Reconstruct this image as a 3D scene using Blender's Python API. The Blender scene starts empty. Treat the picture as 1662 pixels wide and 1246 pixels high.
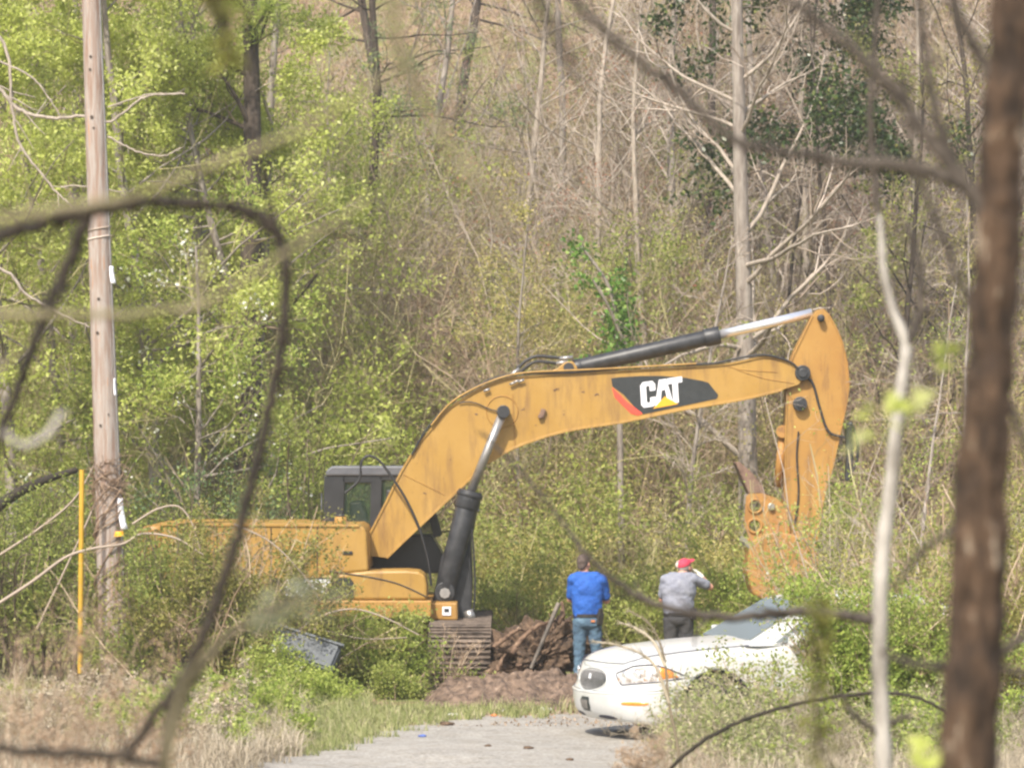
import bpy, bmesh, math, random
import numpy as np
from mathutils import Vector, Matrix
from mathutils import noise as mnoise

random.seed(7)
rng = np.random.default_rng(11)
SC = bpy.context.scene
COL = SC.collection
PI = math.pi

# ------------------------------------------------------------------ camera
FPX, HX, HY, EYE = 6000.0, 831.0, 714.0, 3.3          # focal length in photo pixels, horizon row, eye height


def P(px, py, Y):
    """world point seen at photo pixel (px, py) at distance Y"""
    return np.array([(px - HX) / FPX * Y, Y, EYE + (HY - py) / FPX * Y])


cd = bpy.data.cameras.new('camera')
cam = bpy.data.objects.new('camera', cd)
COL.objects.link(cam)
cam.location = (0, 0, EYE)
cam.rotation_euler = (PI / 2, 0, 0)
cd.sensor_width = 36
cd.lens = 36 * FPX / 1662
cd.shift_y = (HY - 623) / 1662
cd.clip_start, cd.clip_end = 0.3, 3000
cd.dof.use_dof = True
cd.dof.focus_distance = 49.0
cd.dof.aperture_fstop = 3.9
SC.camera = cam

# ------------------------------------------------------------------ light
SUN_EL, SUN_AZ = math.radians(47), math.radians(203)     # azimuth clockwise from +Y: behind the camera, from the left
world = bpy.data.worlds.new('World')
SC.world = world
world.use_nodes = True
wn = world.node_tree
wn.nodes.clear()
sky = wn.nodes.new('ShaderNodeTexSky')
sky.sky_type = 'NISHITA'
sky.sun_disc = False
sky.sun_elevation = SUN_EL
sky.sun_rotation = SUN_AZ
sky.air_density = 1.0
sky.dust_density = 3.0
bg = wn.nodes.new('ShaderNodeBackground')
bg.inputs['Strength'].default_value = 0.15
wo = wn.nodes.new('ShaderNodeOutputWorld')
wn.links.new(sky.outputs[0], bg.inputs[0])
wn.links.new(bg.outputs[0], wo.inputs[0])
sl = bpy.data.lights.new('sun', 'SUN')
sl.energy = 4.2
sl.angle = math.radians(0.6)
sl.color = (1.0, 0.93, 0.81)
sun = bpy.data.objects.new('sun', sl)
COL.objects.link(sun)
sdir = Vector((math.sin(SUN_AZ) * math.cos(SUN_EL), math.cos(SUN_AZ) * math.cos(SUN_EL), math.sin(SUN_EL)))
sun.rotation_euler = sdir.to_track_quat('Z', 'Y').to_euler()
sun.location = sdir * 60

SC.view_settings.view_transform = 'Standard'
SC.view_settings.look = 'None'
SC.view_settings.exposure = 0.70
SC.view_settings.gamma = 1
SC.render.engine = 'CYCLES'
SC.cycles.pixel_filter_type = 'BLACKMAN_HARRIS'
SC.cycles.filter_width = 2.5
SC.cycles.max_bounces = 6
SC.cycles.diffuse_bounces = 3
SC.cycles.transmission_bounces = 4
SC.cycles.transparent_max_bounces = 8
SC.cycles.use_denoising = True


# ------------------------------------------------------------------ materials
def nodes(name):
    m = bpy.data.materials.new(name)
    m.use_nodes = True
    nt = m.node_tree
    return m, nt, nt.nodes['Principled BSDF']


def mat(name, c1, c2=None, scale=4.0, rough=0.6, metal=0.0, detail=6, c3=None, bump=0.0, stretch=(1, 1, 1), lo=0.35, hi=0.65, spec=0.5,
        coat=0.0, bscale=None):
    m, nt, b = nodes(name)
    b.inputs['Roughness'].default_value = rough
    b.inputs['Metallic'].default_value = metal
    b.inputs['Specular IOR Level'].default_value = spec
    b.inputs['Coat Weight'].default_value = coat
    b.inputs['Base Color'].default_value = (*c1, 1)
    if c2 is not None or bump:
        tc = nt.nodes.new('ShaderNodeTexCoord')
        mp = nt.nodes.new('ShaderNodeMapping')
        mp.inputs['Scale'].default_value = stretch
        nt.links.new(tc.outputs['Object'], mp.inputs[0])
        nz = nt.nodes.new('ShaderNodeTexNoise')
        nz.inputs['Scale'].default_value = scale
        nz.inputs['Detail'].default_value = detail
        nz.inputs['Roughness'].default_value = 0.65
        nt.links.new(mp.outputs[0], nz.inputs['Vector'])
        if c2 is not None:
            r = nt.nodes.new('ShaderNodeValToRGB')
            e = r.color_ramp.elements
            e[0].position, e[0].color = lo, (*c1, 1)
            e[1].position, e[1].color = hi, (*c2, 1)
            if c3 is not None:
                x = e.new(min(1.0, hi + 0.08))
                x.color = (*c3, 1)
            nt.links.new(nz.outputs['Fac'], r.inputs[0])
            nt.links.new(r.outputs[0], b.inputs['Base Color'])
        if bump:
            n2 = nz
            if bscale:
                n2 = nt.nodes.new('ShaderNodeTexNoise')
                n2.inputs['Scale'].default_value = bscale
                n2.inputs['Detail'].default_value = 8
                nt.links.new(mp.outputs[0], n2.inputs['Vector'])
            bp = nt.nodes.new('ShaderNodeBump')
            bp.inputs['Strength'].default_value = bump
            bp.inputs['Distance'].default_value = 0.05
            nt.links.new(n2.outputs['Fac'], bp.inputs['Height'])
            nt.links.new(bp.outputs[0], b.inputs['Normal'])
    return m


def leafmat(name, stops, trans=0.35, rough=0.5):
    """leaf or twig colour picked per leaf from the 'tint' attribute"""
    m, nt, b = nodes(name)
    at = nt.nodes.new('ShaderNodeAttribute')
    at.attribute_name = 'tint'
    r = nt.nodes.new('ShaderNodeValToRGB')
    e = r.color_ramp.elements
    e[0].position, e[0].color = stops[0][0], (*stops[0][1], 1)
    e[1].position, e[1].color = stops[-1][0], (*stops[-1][1], 1)
    for p, c in stops[1:-1]:
        x = e.new(p)
        x.color = (*c, 1)
    nt.links.new(at.outputs['Fac'], r.inputs[0])
    nt.links.new(r.outputs[0], b.inputs['Base Color'])
    b.inputs['Roughness'].default_value = rough
    b.inputs['Specular IOR Level'].default_value = 0.3
    if trans > 0:
        t = nt.nodes.new('ShaderNodeBsdfTranslucent')
        nt.links.new(r.outputs[0], t.inputs[0])
        mx = nt.nodes.new('ShaderNodeMixShader')
        mx.inputs[0].default_value = trans
        nt.links.new(b.outputs[0], mx.inputs[1])
        nt.links.new(t.outputs[0], mx.inputs[2])
        nt.links.new(mx.outputs[0], nt.nodes['Material Output'].inputs['Surface'])
    return m


L_BRIGHT = leafmat('young_leaf', [(0, (.28, .33, .06)), (.45, (.48, .54, .12)), (.8, (.60, .65, .19)), (1, (.70, .72, .32))], .5)
L_GREEN = leafmat('green_leaf', [(0, (.14, .19, .04)), (.5, (.33, .38, .09)), (.85, (.50, .53, .16)), (1, (.60, .58, .24))], .5)
L_OLIVE = leafmat('olive_leaf', [(0, (.15, .15, .04)), (.5, (.34, .33, .09)), (.9, (.52, .47, .16)), (1, (.62, .52, .22))], .45)
L_DARK = leafmat('evergreen_leaf', [(0, (.016, .035, .01)), (.6, (.045, .075, .02)), (.9, (.12, .15, .04)), (1, (.22, .22, .07))], .15, .3)
L_PINE = leafmat('pine_needles', [(0, (0.080, 0.128, 0.056)), (.6, (0.160, 0.240, 0.096)), (1, (0.288, 0.352, 0.144))], .3)
L_MID = leafmat('spring_leaf', [(0, (.16, .24, .04)), (.5, (.36, .44, .09)), (1, (.54, .58, .17))], .45)
L_IVY = leafmat('ivy_leaf', [(0, (.05, .12, .02)), (.6, (.15, .29, .05)), (1, (.34, .44, .12))], .3, .4)
L_WHITE = leafmat('white_petal', [(0, (.6, .62, .5)), (1, (.85, .85, .8))], .3)
L_DRY = leafmat('dry_leaf', [(0, (.20, .12, .07)), (.5, (.36, .25, .16)), (1, (.50, .38, .27))], .25)
L_RED = leafmat('red_bud', [(0, (.30, .10, .06)), (1, (.45, .22, .14))], .3)
L_GRASS = leafmat('grass_blade', [(0, (.16, .20, .06)), (.45, (.33, .37, .13)), (.75, (.48, .46, .24)), (1, (.60, .52, .36))], .4)
L_STRAW = leafmat('straw', [(0, (.27, .22, .15)), (.5, (.48, .41, .30)), (1, (.68, .60, .47))], .3)
W_PALE = leafmat('pale_twig', [(0, (.22, .17, .13)), (.5, (.40, .33, .27)), (1, (.58, .50, .43))], 0, .8)
W_TAN = leafmat('tan_twig', [(0, (.17, .11, .07)), (.5, (.40, .29, .20)), (1, (.58, .46, .34))], 0, .8)
W_DARK = leafmat('dark_twig', [(0, (0.056, 0.042, 0.032)), (.6, (0.144, 0.112, 0.080)), (1, (0.288, 0.224, 0.160))], 0, .85)
W_OLIVE = leafmat('olive_twig', [(0, (.17, .14, .06)), (.6, (.38, .34, .17)), (1, (.52, .46, .26))], 0, .85)
B_GREY = mat('grey_bark', (.16, .13, .11), (.34, .30, .26), 3, .85, bump=.5, stretch=(4, 4, .7), c3=(.12, .10, .09))
B_PALE = mat('pale_bark', (.25, .21, .17), (.42, .36, .30), 5, .85, bump=.4, stretch=(3, 3, .8))
B_DARK = mat('dark_bark', (.030, .022, .018), (.10, .075, .058), 5, .9, bump=.8, stretch=(3, 3, .6))
B_BROWN = mat('brown_bark', (.020, .012, .007), (.105, .062, .035), 13, .9, bump=1.0, stretch=(1.6, 1.6, .55), c3=(.33, .27, .20), lo=.36, hi=.60)
B_WHITE = mat('white_bark', (.20, .18, .155), (.44, .41, .37), 5, .85, bump=.4, stretch=(2, 2, .7))
B_LICHEN = mat('lichen_bark', (.12, .105, .05), (.27, .235, .14), 14, .9, bump=.5, c3=(.22, .17, .12))
B_SOFT = mat('soft_brown_bark', (.028, .022, .017), (.085, .068, .054), 10, .85, bump=.5)
B_LOOP = mat('dark_brown_bark', (.012, .009, .006), (.040, .029, .019), 14, .85, bump=.5)


# ------------------------------------------------------------------ fast mesh collector
class Geo:
    def __init__(s):
        s.v, s.q, s.m, s.t, s.n = [], [], [], [], 0
        s.mats = []

    def mi(s, m):
        if m not in s.mats:
            s.mats.append(m)
        return s.mats.index(m)

    def add(s, v, q, m, tint=None):
        v = np.asarray(v, dtype=np.float32).reshape(-1, 3)
        q = np.asarray(q, dtype=np.int32).reshape(-1, 4)
        s.v.append(v)
        s.q.append(q + s.n)
        s.n += len(v)
        s.m.append(np.full(len(q), s.mi(m), dtype=np.int32))
        s.t.append(np.full(len(q), .5, dtype=np.float32) if tint is None else np.asarray(tint, dtype=np.float32).ravel())

    def build(s, name, parent=None, loc=None, smooth=False):
        v, q = np.concatenate(s.v), np.concatenate(s.q)
        o0 = np.array(loc if loc is not None else (0, 0, 0), dtype=np.float32)
        me = bpy.data.meshes.new(name)
        me.vertices.add(len(v))
        me.vertices.foreach_set('co', (v - o0).ravel())
        me.loops.add(q.size)
        me.loops.foreach_set('vertex_index', q.ravel())
        me.polygons.add(len(q))
        me.polygons.foreach_set('loop_start', np.arange(0, q.size, 4, dtype=np.int32))
        me.polygons.foreach_set('material_index', np.concatenate(s.m))
        if smooth:
            me.polygons.foreach_set('use_smooth', np.ones(len(q), dtype=bool))
        a = me.attributes.new('tint', 'FLOAT', 'FACE')
        a.data.foreach_set('value', np.concatenate(s.t))
        for m in s.mats:
            me.materials.append(m)
        me.update(calc_edges=True)
        me.validate()
        o = bpy.data.objects.new(name, me)
        COL.objects.link(o)
        if parent is not None:
            o.parent = parent
        elif loc is not None:
            o.location = loc
        return o


def unit(a):
    return a / np.maximum(np.linalg.norm(a, axis=-1, keepdims=True), 1e-9)


def tubes(g, pts, rr, sides, m, tint=None, cap=False):
    pts = np.asarray(pts, dtype=np.float64)
    if pts.ndim == 2:
        pts, rr = pts[None], np.asarray(rr)[None]
    M, N, _ = pts.shape
    t = unit(np.gradient(pts, axis=1))
    avg = unit(t.mean(axis=1))
    ref = np.where(np.abs(avg[:, 2:3]) < .8, np.array([[0, 0, 1.]]), np.array([[1., 0.13, 0]]))[:, None, :]
    u = unit(np.cross(t, ref))
    w = np.cross(t, u)
    a = np.arange(sides) / sides * 2 * PI
    c, s_ = np.cos(a)[None, None, :, None], np.sin(a)[None, None, :, None]
    v = pts[:, :, None, :] + rr[:, :, None, None] * (c * u[:, :, None, :] + s_ * w[:, :, None, :])
    i = np.arange(M)[:, None, None] * N * sides + np.arange(N - 1)[None, :, None] * sides
    j = np.arange(sides)[None, None, :]
    k = (j + 1) % sides
    q = np.stack([i + j, i + sides + j, i + sides + k, i + k], -1)
    tt = rng.random(M) if tint is None else np.broadcast_to(tint, (M,))
    g.add(v, q, m, np.repeat(tt, (N - 1) * sides))
    if cap:
        vv, qq = [], []
        for e in (0, N - 1):
            ring = v[0, e]
            cen = ring.mean(axis=0)
            n0 = len(vv)
            vv += list(ring) + [cen]
            for b in range(0, sides - 1, 2):
                qq.append((n0 + b, n0 + b + 1, n0 + (b + 2) % sides, n0 + sides))
            if sides % 2:
                qq.append((n0 + sides - 1, n0, n0, n0 + sides))
        g.add(vv, qq, m)


def grow(st, di, ln, N, wig=.15, trop=0.0, grav=0.0):
    """polylines from starts/directions/lengths -> (M,N,3)"""
    M = len(st)
    p, d = st.copy(), unit(di)
    out = [p.copy()]
    for k in range(N - 1):
        d = unit(d + rng.normal(0, wig, (M, 3)) + np.array([0, 0, trop]) - np.array([0, 0, grav]) * (k / N))
        p = p + d * (ln / (N - 1))[:, None]
        out.append(p.copy())
    return np.stack(out, 1)


def kids(pts, rr, ln, n, t0, t1, ang, ratio, rratio, angj=.25, shrink=.6):
    M, N, _ = pts.shape
    t = rng.uniform(t0, t1, (M, n))
    f = t * (N - 1)
    i = np.minimum(f.astype(int), N - 2)
    fr = (f - i)[..., None]
    mi = np.arange(M)[:, None]
    a, b = pts[mi, i], pts[mi, i + 1]
    s = a * (1 - fr) + b * fr
    d = unit(b - a)
    rd = rng.normal(size=d.shape)
    pp = unit(rd - (rd * d).sum(-1, keepdims=True) * d)
    A = (ang + rng.normal(0, angj, (M, n)))[..., None]
    nd = d * np.cos(A) + pp * np.sin(A)
    L = ln[:, None] * ratio * (1 - shrink * (t - t0) / max(t1 - t0, 1e-6)) * rng.uniform(.6, 1.25, (M, n))
    r0 = (rr[mi, i] * (1 - fr[..., 0]) + rr[mi, i + 1] * fr[..., 0]) * rratio
    return s.reshape(-1, 3), nd.reshape(-1, 3), L.ravel(), r0.ravel()


def taper(r0, N, end=.35):
    return r0[:, None] * np.linspace(1, end, N)[None, :]


def leaves(g, c, size, m, spread=.1, per=3, aspect=.55, jit=.35, tint=None, flat=0.0):
    c = np.repeat(np.asarray(c), per, axis=0)
    M = len(c)
    if not M:
        return
    c = c + rng.normal(0, spread, (M, 3))
    d = unit(rng.normal(size=(M, 3)))
    n = unit(rng.normal(size=(M, 3)) + np.array([0, 0, flat]))
    w = unit(np.cross(d, n))
    L = size * rng.uniform(1 - jit, 1 + jit, (M, 1))
    v = np.stack([c, c + d * L * .45 + w * L * aspect * .5, c + d * L, c + d * L * .45 - w * L * aspect * .5], 1)
    q = np.arange(M * 4).reshape(M, 4)
    tt = np.clip(rng.normal(.5, .25, M), 0, 1) if tint is None else np.clip(rng.normal(tint, .2, M), 0, 1)
    g.add(v, q, m, tt)


def clump(p, f=1.3, ph=0.0):
    """smooth 3-D pattern in -1..1 that makes gaps and clusters"""
    x, y, z = p[:, 0] * f, p[:, 1] * f, p[:, 2] * f
    return (np.sin(x * 1.7 + 1.3 * np.sin(z * 1.1 + ph) + ph) + np.sin(z * 2.1 + 1.7 * np.sin(x * 1.3 + 2 * ph) + ph * 3) + np.sin(y * 1.9 + z + x * .7 + ph)) / 3


def ground(x, y):
    x, y = np.asarray(x, float), np.asarray(y, float)
    bank = 1.7 * np.clip((33.5 - y) / 17, 0, 1)
    t = np.clip((y - 58) / 8, 0, 1)
    hill = .33 * np.clip(y - 62, 0, 78) * t + .2 * t
    hill = np.minimum(hill, 26)
    tiny = .03 * np.sin(x * 1.9 + y * .7) + .03 * np.sin(y * 1.3 - x * .8)
    big = (.5 * np.sin(x * .35 + y * .13) + .4 * np.sin(y * .31 + x * .2)) * t
    return bank + hill + tiny * np.clip(np.abs(y - 44) / 4 - .6, 0, 1) + big


# ------------------------------------------------------------------ tagging
def tag(o, label=None, cat=None, group=None, kind=None):
    if label: o['label'] = label
    if cat: o['category'] = cat
    if group: o['group'] = group
    if kind: o['kind'] = kind
    return o


def empty(name, loc, label=None, cat=None, group=None, rz=0.0):
    o = bpy.data.objects.new(name, None)
    COL.objects.link(o)
    o.location = tuple(float(c) for c in loc)
    o.rotation_euler = (0, 0, rz)
    o.empty_display_size = .2
    return tag(o, label, cat, group)


# ------------------------------------------------------------------ setting: ground, road
def sheet(name, xs, ys, zf, m, kind='structure', keep=None):
    X, Y = np.meshgrid(xs, ys)
    Z = zf(X, Y)
    v = np.stack([X, Y, Z], -1).reshape(-1, 3)
    nx, ny = len(xs), len(ys)
    i = np.arange(ny - 1)[:, None] * nx + np.arange(nx - 1)[None, :]
    q = np.stack([i, i + 1, i + nx + 1, i + nx], -1).reshape(-1, 4)
    if keep is not None:
        c = v[q].mean(1)
        q = q[keep(c)]
    g = Geo()
    g.add(v, q, m)
    o = g.build(name, smooth=True)
    if kind: o['kind'] = kind
    return o


def ground_material():
    m, nt, b = nodes('forest_floor')
    tc = nt.nodes.new('ShaderNodeTexCoord')

    def noise(scale, detail=6):
        n = nt.nodes.new('ShaderNodeTexNoise')
        n.inputs['Scale'].default_value = scale
        n.inputs['Detail'].default_value = detail
        n.inputs['Roughness'].default_value = .7
        nt.links.new(tc.outputs['Object'], n.inputs['Vector'])
        return n

    def ramp(src, stops):
        r = nt.nodes.new('ShaderNodeValToRGB')
        e = r.color_ramp.elements
        e[0].position, e[0].color = stops[0][0], (*stops[0][1], 1)
        e[1].position, e[1].color = stops[-1][0], (*stops[-1][1], 1)
        for p, c in stops[1:-1]:
            x = e.new(p); x.color = (*c, 1)
        nt.links.new(src, r.inputs[0])
        return r
    lit = ramp(noise(5).outputs['Fac'], [(.3, (.12, .065, .035)), (.5, (.27, .17, .10)), (.62, (.42, .30, .20)), (.72, (.13, .075, .04))])
    grn = ramp(noise(6).outputs['Fac'], [(.3, (.10, .12, .03)), (.55, (.24, .26, .07)), (.7, (.33, .33, .13))])
    msk = ramp(noise(.45, 4).outputs['Fac'], [(.45, (0, 0, 0)), (.58, (1, 1, 1))])
    mx = nt.nodes.new('ShaderNodeMix'); mx.data_type = 'RGBA'
    nt.links.new(msk.outputs[0], mx.inputs[0])
    nt.links.new(lit.outputs[0], mx.inputs[6]); nt.links.new(grn.outputs[0], mx.inputs[7])
    nt.links.new(mx.outputs[2], b.inputs['Base Color'])
    b.inputs['Roughness'].default_value = .95
    bp = nt.nodes.new('ShaderNodeBump'); bp.inputs['Distance'].default_value = .15; bp.inputs['Strength'].default_value = .8
    nt.links.new(noise(9, 8).outputs['Fac'], bp.inputs['Height'])
    nt.links.new(bp.outputs[0], b.inputs['Normal'])
    return m


xs = np.concatenate([np.linspace(-900, -32, 14), np.linspace(-30, 30, 150), np.linspace(32, 900, 14)])
ys = np.concatenate([np.linspace(-60, -4, 8), np.linspace(-2, 140, 300), np.linspace(145, 1500, 18)])
sheet('ground', xs, ys, ground, ground_material())

# gravel drive and its ragged far edge
ROAD = [(-4.5, 30.5), (-3.0, 36.0), (-2.3, 38.3), (-1.75, 40.6), (-1.15, 42.9), (-.4, 43.9), (.8, 44.5), (3, 45.6), (6, 47), (10, 48.5), (14, 46), (14, 33), (6, 31), (2, 30)]


def in_poly(c, poly):
    x, y = c[:, 0], c[:, 1]
    r = np.zeros(len(x), bool)
    n = len(poly)
    for i in range(n):
        (x1, y1), (x2, y2) = poly[i], poly[(i + 1) % n]
        hit = ((y1 > y) != (y2 > y)) & (x < (x2 - x1) * (y - y1) / (y2 - y1 + 1e-9) + x1)
        r ^= hit
    return r


def jag(c, a=.05):
    d = c.copy()
    d[:, 0] += a * np.sin(c[:, 1] * 7.3) + a * .7 * np.sin(c[:, 1] * 13 + c[:, 0] * 5)
    d[:, 1] += a * np.sin(c[:, 0] * 6.1) + a * .8 * np.sin(c[:, 0] * 15 + 2)
    return d


def road_material():
    m, nt, b = nodes('gravel_road')
    tc = nt.nodes.new('ShaderNodeTexCoord')
    out = []
    for sc_, st, stops in ((.9, (.8, 1.4, 1), [(.3, (.80, .80, .80)), (.5, (.92, .92, .91)), (.7, (1.06, 1.05, 1.03))]), (26, (1, 1, 1), [(.3, (.15, .14, .13)), (.5, (.33, .31, .28)), (.68, (.50, .47, .43))]),
                           (3.5, (1, 1, 1), [(.45, (1, 1, 1)), (.66, (.80, .77, .72))])):
        mp = nt.nodes.new('ShaderNodeMapping'); mp.inputs['Scale'].default_value = st
        n = nt.nodes.new('ShaderNodeTexNoise'); n.inputs['Scale'].default_value = sc_; n.inputs['Detail'].default_value = 8; n.inputs['Roughness'].default_value = .7
        nt.links.new(tc.outputs['Object'], mp.inputs[0]); nt.links.new(mp.outputs[0], n.inputs['Vector'])
        r = nt.nodes.new('ShaderNodeValToRGB'); e = r.color_ramp.elements
        e[0].position, e[0].color, e[1].position, e[1].color = stops[0][0], (*stops[0][1], 1), stops[-1][0], (*stops[-1][1], 1)
        for p, c in stops[1:-1]:
            x = e.new(p); x.color = (*c, 1)
        nt.links.new(n.outputs['Fac'], r.inputs[0]); out.append(r.outputs[0])
    prev = out[0]
    for o in out[1:]:
        v = nt.nodes.new('ShaderNodeVectorMath'); v.operation = 'MULTIPLY'
        nt.links.new(prev, v.inputs[0]); nt.links.new(o, v.inputs[1]); prev = v.outputs[0]
    nt.links.new(prev, b.inputs['Base Color']); b.inputs['Roughness'].default_value = .95
    return m


M_ROAD = road_material()
sheet('road', np.arange(-5, 14, .05), np.arange(30, 49, .05), lambda x, y: ground(x, y) + .012 + 0 * x, M_ROAD, keep=lambda c: in_poly(jag(c), ROAD))
M_VERGE = mat('trodden_verge', (.20, .14, .10), (.40, .32, .25), 6, .95, bump=.8, c3=(.22, .22, .08), bscale=20, lo=.35, hi=.62)
VERGE = [(x - .45, y + .1) if x < -1 else (x, y + .55) for x, y in ROAD[:10]] + ROAD[10:]
sheet('verge', np.arange(-5.5, 14, .06), np.arange(30, 49.5, .06), lambda x, y: ground(x, y) + .006 + 0 * x, M_VERGE, keep=lambda c: in_poly(jag(c, .2), VERGE))
M_DIRT = mat('raw_dirt', (.055, .034, .022), (.25, .175, .125), 9, .95, bump=1.0, c3=(.42, .34, .27), bscale=14, detail=10)


def dirt_z(x, y):
    h = .17 * np.exp(-(((x + .05) / 1.2) ** 2 + ((y - 47.2) / 1.7) ** 2)) + .12 * np.exp(-(((x - .5) / .5) ** 2 + ((y - 48.1) / .7) ** 2))
    n = np.array([mnoise.fractal(Vector((a * 3.2, b_ * 3.2, 0)), .8, 2.1, 5) for a, b_ in zip(np.ravel(x), np.ravel(y))]).reshape(np.shape(x)) * .2
    e = np.clip(1.15 - ((x - .15) / 1.25) ** 2 - ((y - 47.4) / 2.3) ** 2 + .28 * np.sin(x * 5 + y * 3) * np.sin(y * 4), -.3, 1)
    return ground(x, y) + (h + n * .8) * np.clip(e * 2, 0, 1) + .03 * np.sign(e) * np.minimum(np.abs(e) * 4, 1)


dirt = sheet('dirt', np.arange(-1.9, 2.1, .035), np.arange(44.3, 50.2, .06), dirt_z, M_DIRT)


def paint(name, base, warm, dirt, rough=.42, amt=.5):
    """machine paint with faded areas, rain-streaked grime and chips"""
    m, nt, b = nodes(name)
    tc = nt.nodes.new('ShaderNodeTexCoord')

    def nz(scale, stretch=(1, 1, 1), detail=6):
        mp = nt.nodes.new('ShaderNodeMapping'); mp.inputs['Scale'].default_value = stretch
        n = nt.nodes.new('ShaderNodeTexNoise'); n.inputs['Scale'].default_value = scale; n.inputs['Detail'].default_value = detail; n.inputs['Roughness'].default_value = .7
        nt.links.new(tc.outputs['Object'], mp.inputs[0]); nt.links.new(mp.outputs[0], n.inputs['Vector'])
        return n.outputs['Fac']

    def ramp(src, p0, p1, c0=(0, 0, 0), c1=(1, 1, 1)):
        r = nt.nodes.new('ShaderNodeValToRGB'); e = r.color_ramp.elements
        e[0].position, e[0].color, e[1].position, e[1].color = p0, (*c0, 1), p1, (*c1, 1)
        nt.links.new(src, r.inputs[0])
        return r.outputs[0]

    def mix(f, a, b_):
        x = nt.nodes.new('ShaderNodeMix'); x.data_type = 'RGBA'
        nt.links.new(f, x.inputs[0])
        for s_, v in ((6, a), (7, b_)):
            if isinstance(v, tuple): x.inputs[s_].default_value = (*v, 1)
            else: nt.links.new(v, x.inputs[s_])
        return x.outputs[2]
    c = ramp(nz(1.3), .35, .65, base, warm)
    g = tuple(v * amt for v in (1, 1, 1))
    c = mix(ramp(nz(3.2, (2.2, 1, .35)), .5, .72, c1=g), c, dirt)
    c = mix(ramp(nz(19), .63, .69, c1=(.8, .8, .8)), c, tuple(v * .45 for v in dirt))
    nt.links.new(c, b.inputs['Base Color'])
    nt.links.new(ramp(nz(4), .3, .7, (rough - .1,) * 3, (rough + .22,) * 3), b.inputs['Roughness'])
    return m

# ------------------------------------------------------------------ hard-surface helpers
def finish(name, bm, m, parent=None, smooth=False, bevel=0.0, loc=None):
    me = bpy.data.meshes.new(name)
    bmesh.ops.recalc_face_normals(bm, faces=bm.faces)
    bm.to_mesh(me)
    bm.free()
    for x in (m if isinstance(m, (list, tuple)) else [m]):
        me.materials.append(x)
    if smooth:
        for p in me.polygons:
            p.use_smooth = True
    o = bpy.data.objects.new(name, me)
    COL.objects.link(o)
    if parent is not None:
        o.parent = parent
        o.matrix_parent_inverse = world_of(parent).inverted()
    if bevel:
        b = o.modifiers.new('bevel', 'BEVEL')
        b.width = bevel
        b.segments = 2
        b.limit_method = 'ANGLE'
        b.angle_limit = math.radians(35)
    return o


def world_of(o):
    M = Matrix.LocRotScale(o.location, o.rotation_euler, o.scale)
    return (world_of(o.parent) @ o.matrix_parent_inverse @ M) if o.parent else M


def adopt(o, parent):
    o.parent = parent
    o.matrix_parent_inverse = world_of(parent).inverted()
    return o


def gchild(g, name, parent, smooth=False):
    return adopt(g.build(name, smooth=smooth), parent)


def bm_prism(bm, pts, off, mi=0):
    """closed outline (3-D points) pushed along off"""
    off = Vector(off)
    a = [bm.verts.new(Vector(p)) for p in pts]
    b = [bm.verts.new(Vector(p) + off) for p in pts]
    fs = [bm.faces.new(a), bm.faces.new(b[::-1])]
    n = len(a)
    for i in range(n):
        fs.append(bm.faces.new([a[i], b[i], b[(i + 1) % n], a[(i + 1) % n]]))
    for f in fs:
        f.material_index = mi
    return fs


def slab_bm(bm, poly, Y0, Y1, Yref=None, mi=0):
    """photo outline read at distance Yref, thick from Y0 to Y1"""
    Yr = Y0 if Yref is None else Yref
    pts = []
    for x, y in poly:
        p = P(x, y, Yr)
        pts.append((p[0], Y0, p[2]))
    return bm_prism(bm, pts, (0, Y1 - Y0, 0), mi)


def slab(name, poly, Y0, Y1, m, parent, bevel=.012, Yref=None):
    bm = bmesh.new()
    slab_bm(bm, poly, Y0, Y1, Yref)
    return finish(name, bm, m, parent, bevel=bevel)


def bm_box(bm, c, s, R=None, mi=0):
    c, hx = Vector(c), Vector(s) / 2
    vs = []
    for i in (-1, 1):
        for j in (-1, 1):
            for k in (-1, 1):
                v = Vector((i * hx.x, j * hx.y, k * hx.z))
                vs.append(bm.verts.new(c + (R @ v if R else v)))
    for f in ((0, 1, 3, 2), (4, 6, 7, 5), (0, 4, 5, 1), (2, 3, 7, 6), (0, 2, 6, 4), (1, 5, 7, 3)):
        bm.faces.new([vs[i] for i in f]).material_index = mi


def bm_tube(bm, p0, p1, r0, r1=None, n=20, mi=0):
    p0, p1 = Vector(p0), Vector(p1)
    r1 = r0 if r1 is None else r1
    d = (p1 - p0).normalized()
    u = d.orthogonal().normalized()
    w = d.cross(u)
    A = [bm.verts.new(p0 + (u * math.cos(t) + w * math.sin(t)) * r0) for t in [2 * PI * i / n for i in range(n)]]
    B = [bm.verts.new(p1 + (u * math.cos(t) + w * math.sin(t)) * r1) for t in [2 * PI * i / n for i in range(n)]]
    bm.faces.new(A[::-1]).material_index = mi
    bm.faces.new(B).material_index = mi
    for i in range(n):
        f = bm.faces.new([A[i], A[(i + 1) % n], B[(i + 1) % n], B[i]])
        f.material_index = mi
        f.smooth = True


def smooth_path(pts, n=8):
    """Catmull-Rom through rows of numbers"""
    p = np.asarray(pts, float)
    p = np.vstack([2 * p[0] - p[1], p, 2 * p[-1] - p[-2]])
    out = []
    for i in range(1, len(p) - 2):
        for t in np.linspace(0, 1, n, endpoint=False):
            a, b, c, d = p[i - 1], p[i], p[i + 1], p[i + 2]
            out.append(.5 * ((2 * b) + (c - a) * t + (2 * a - 5 * b + 4 * c - d) * t * t + (3 * b - a - 3 * c + d) * t ** 3))
    out.append(p[-2])
    return np.array(out)


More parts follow.
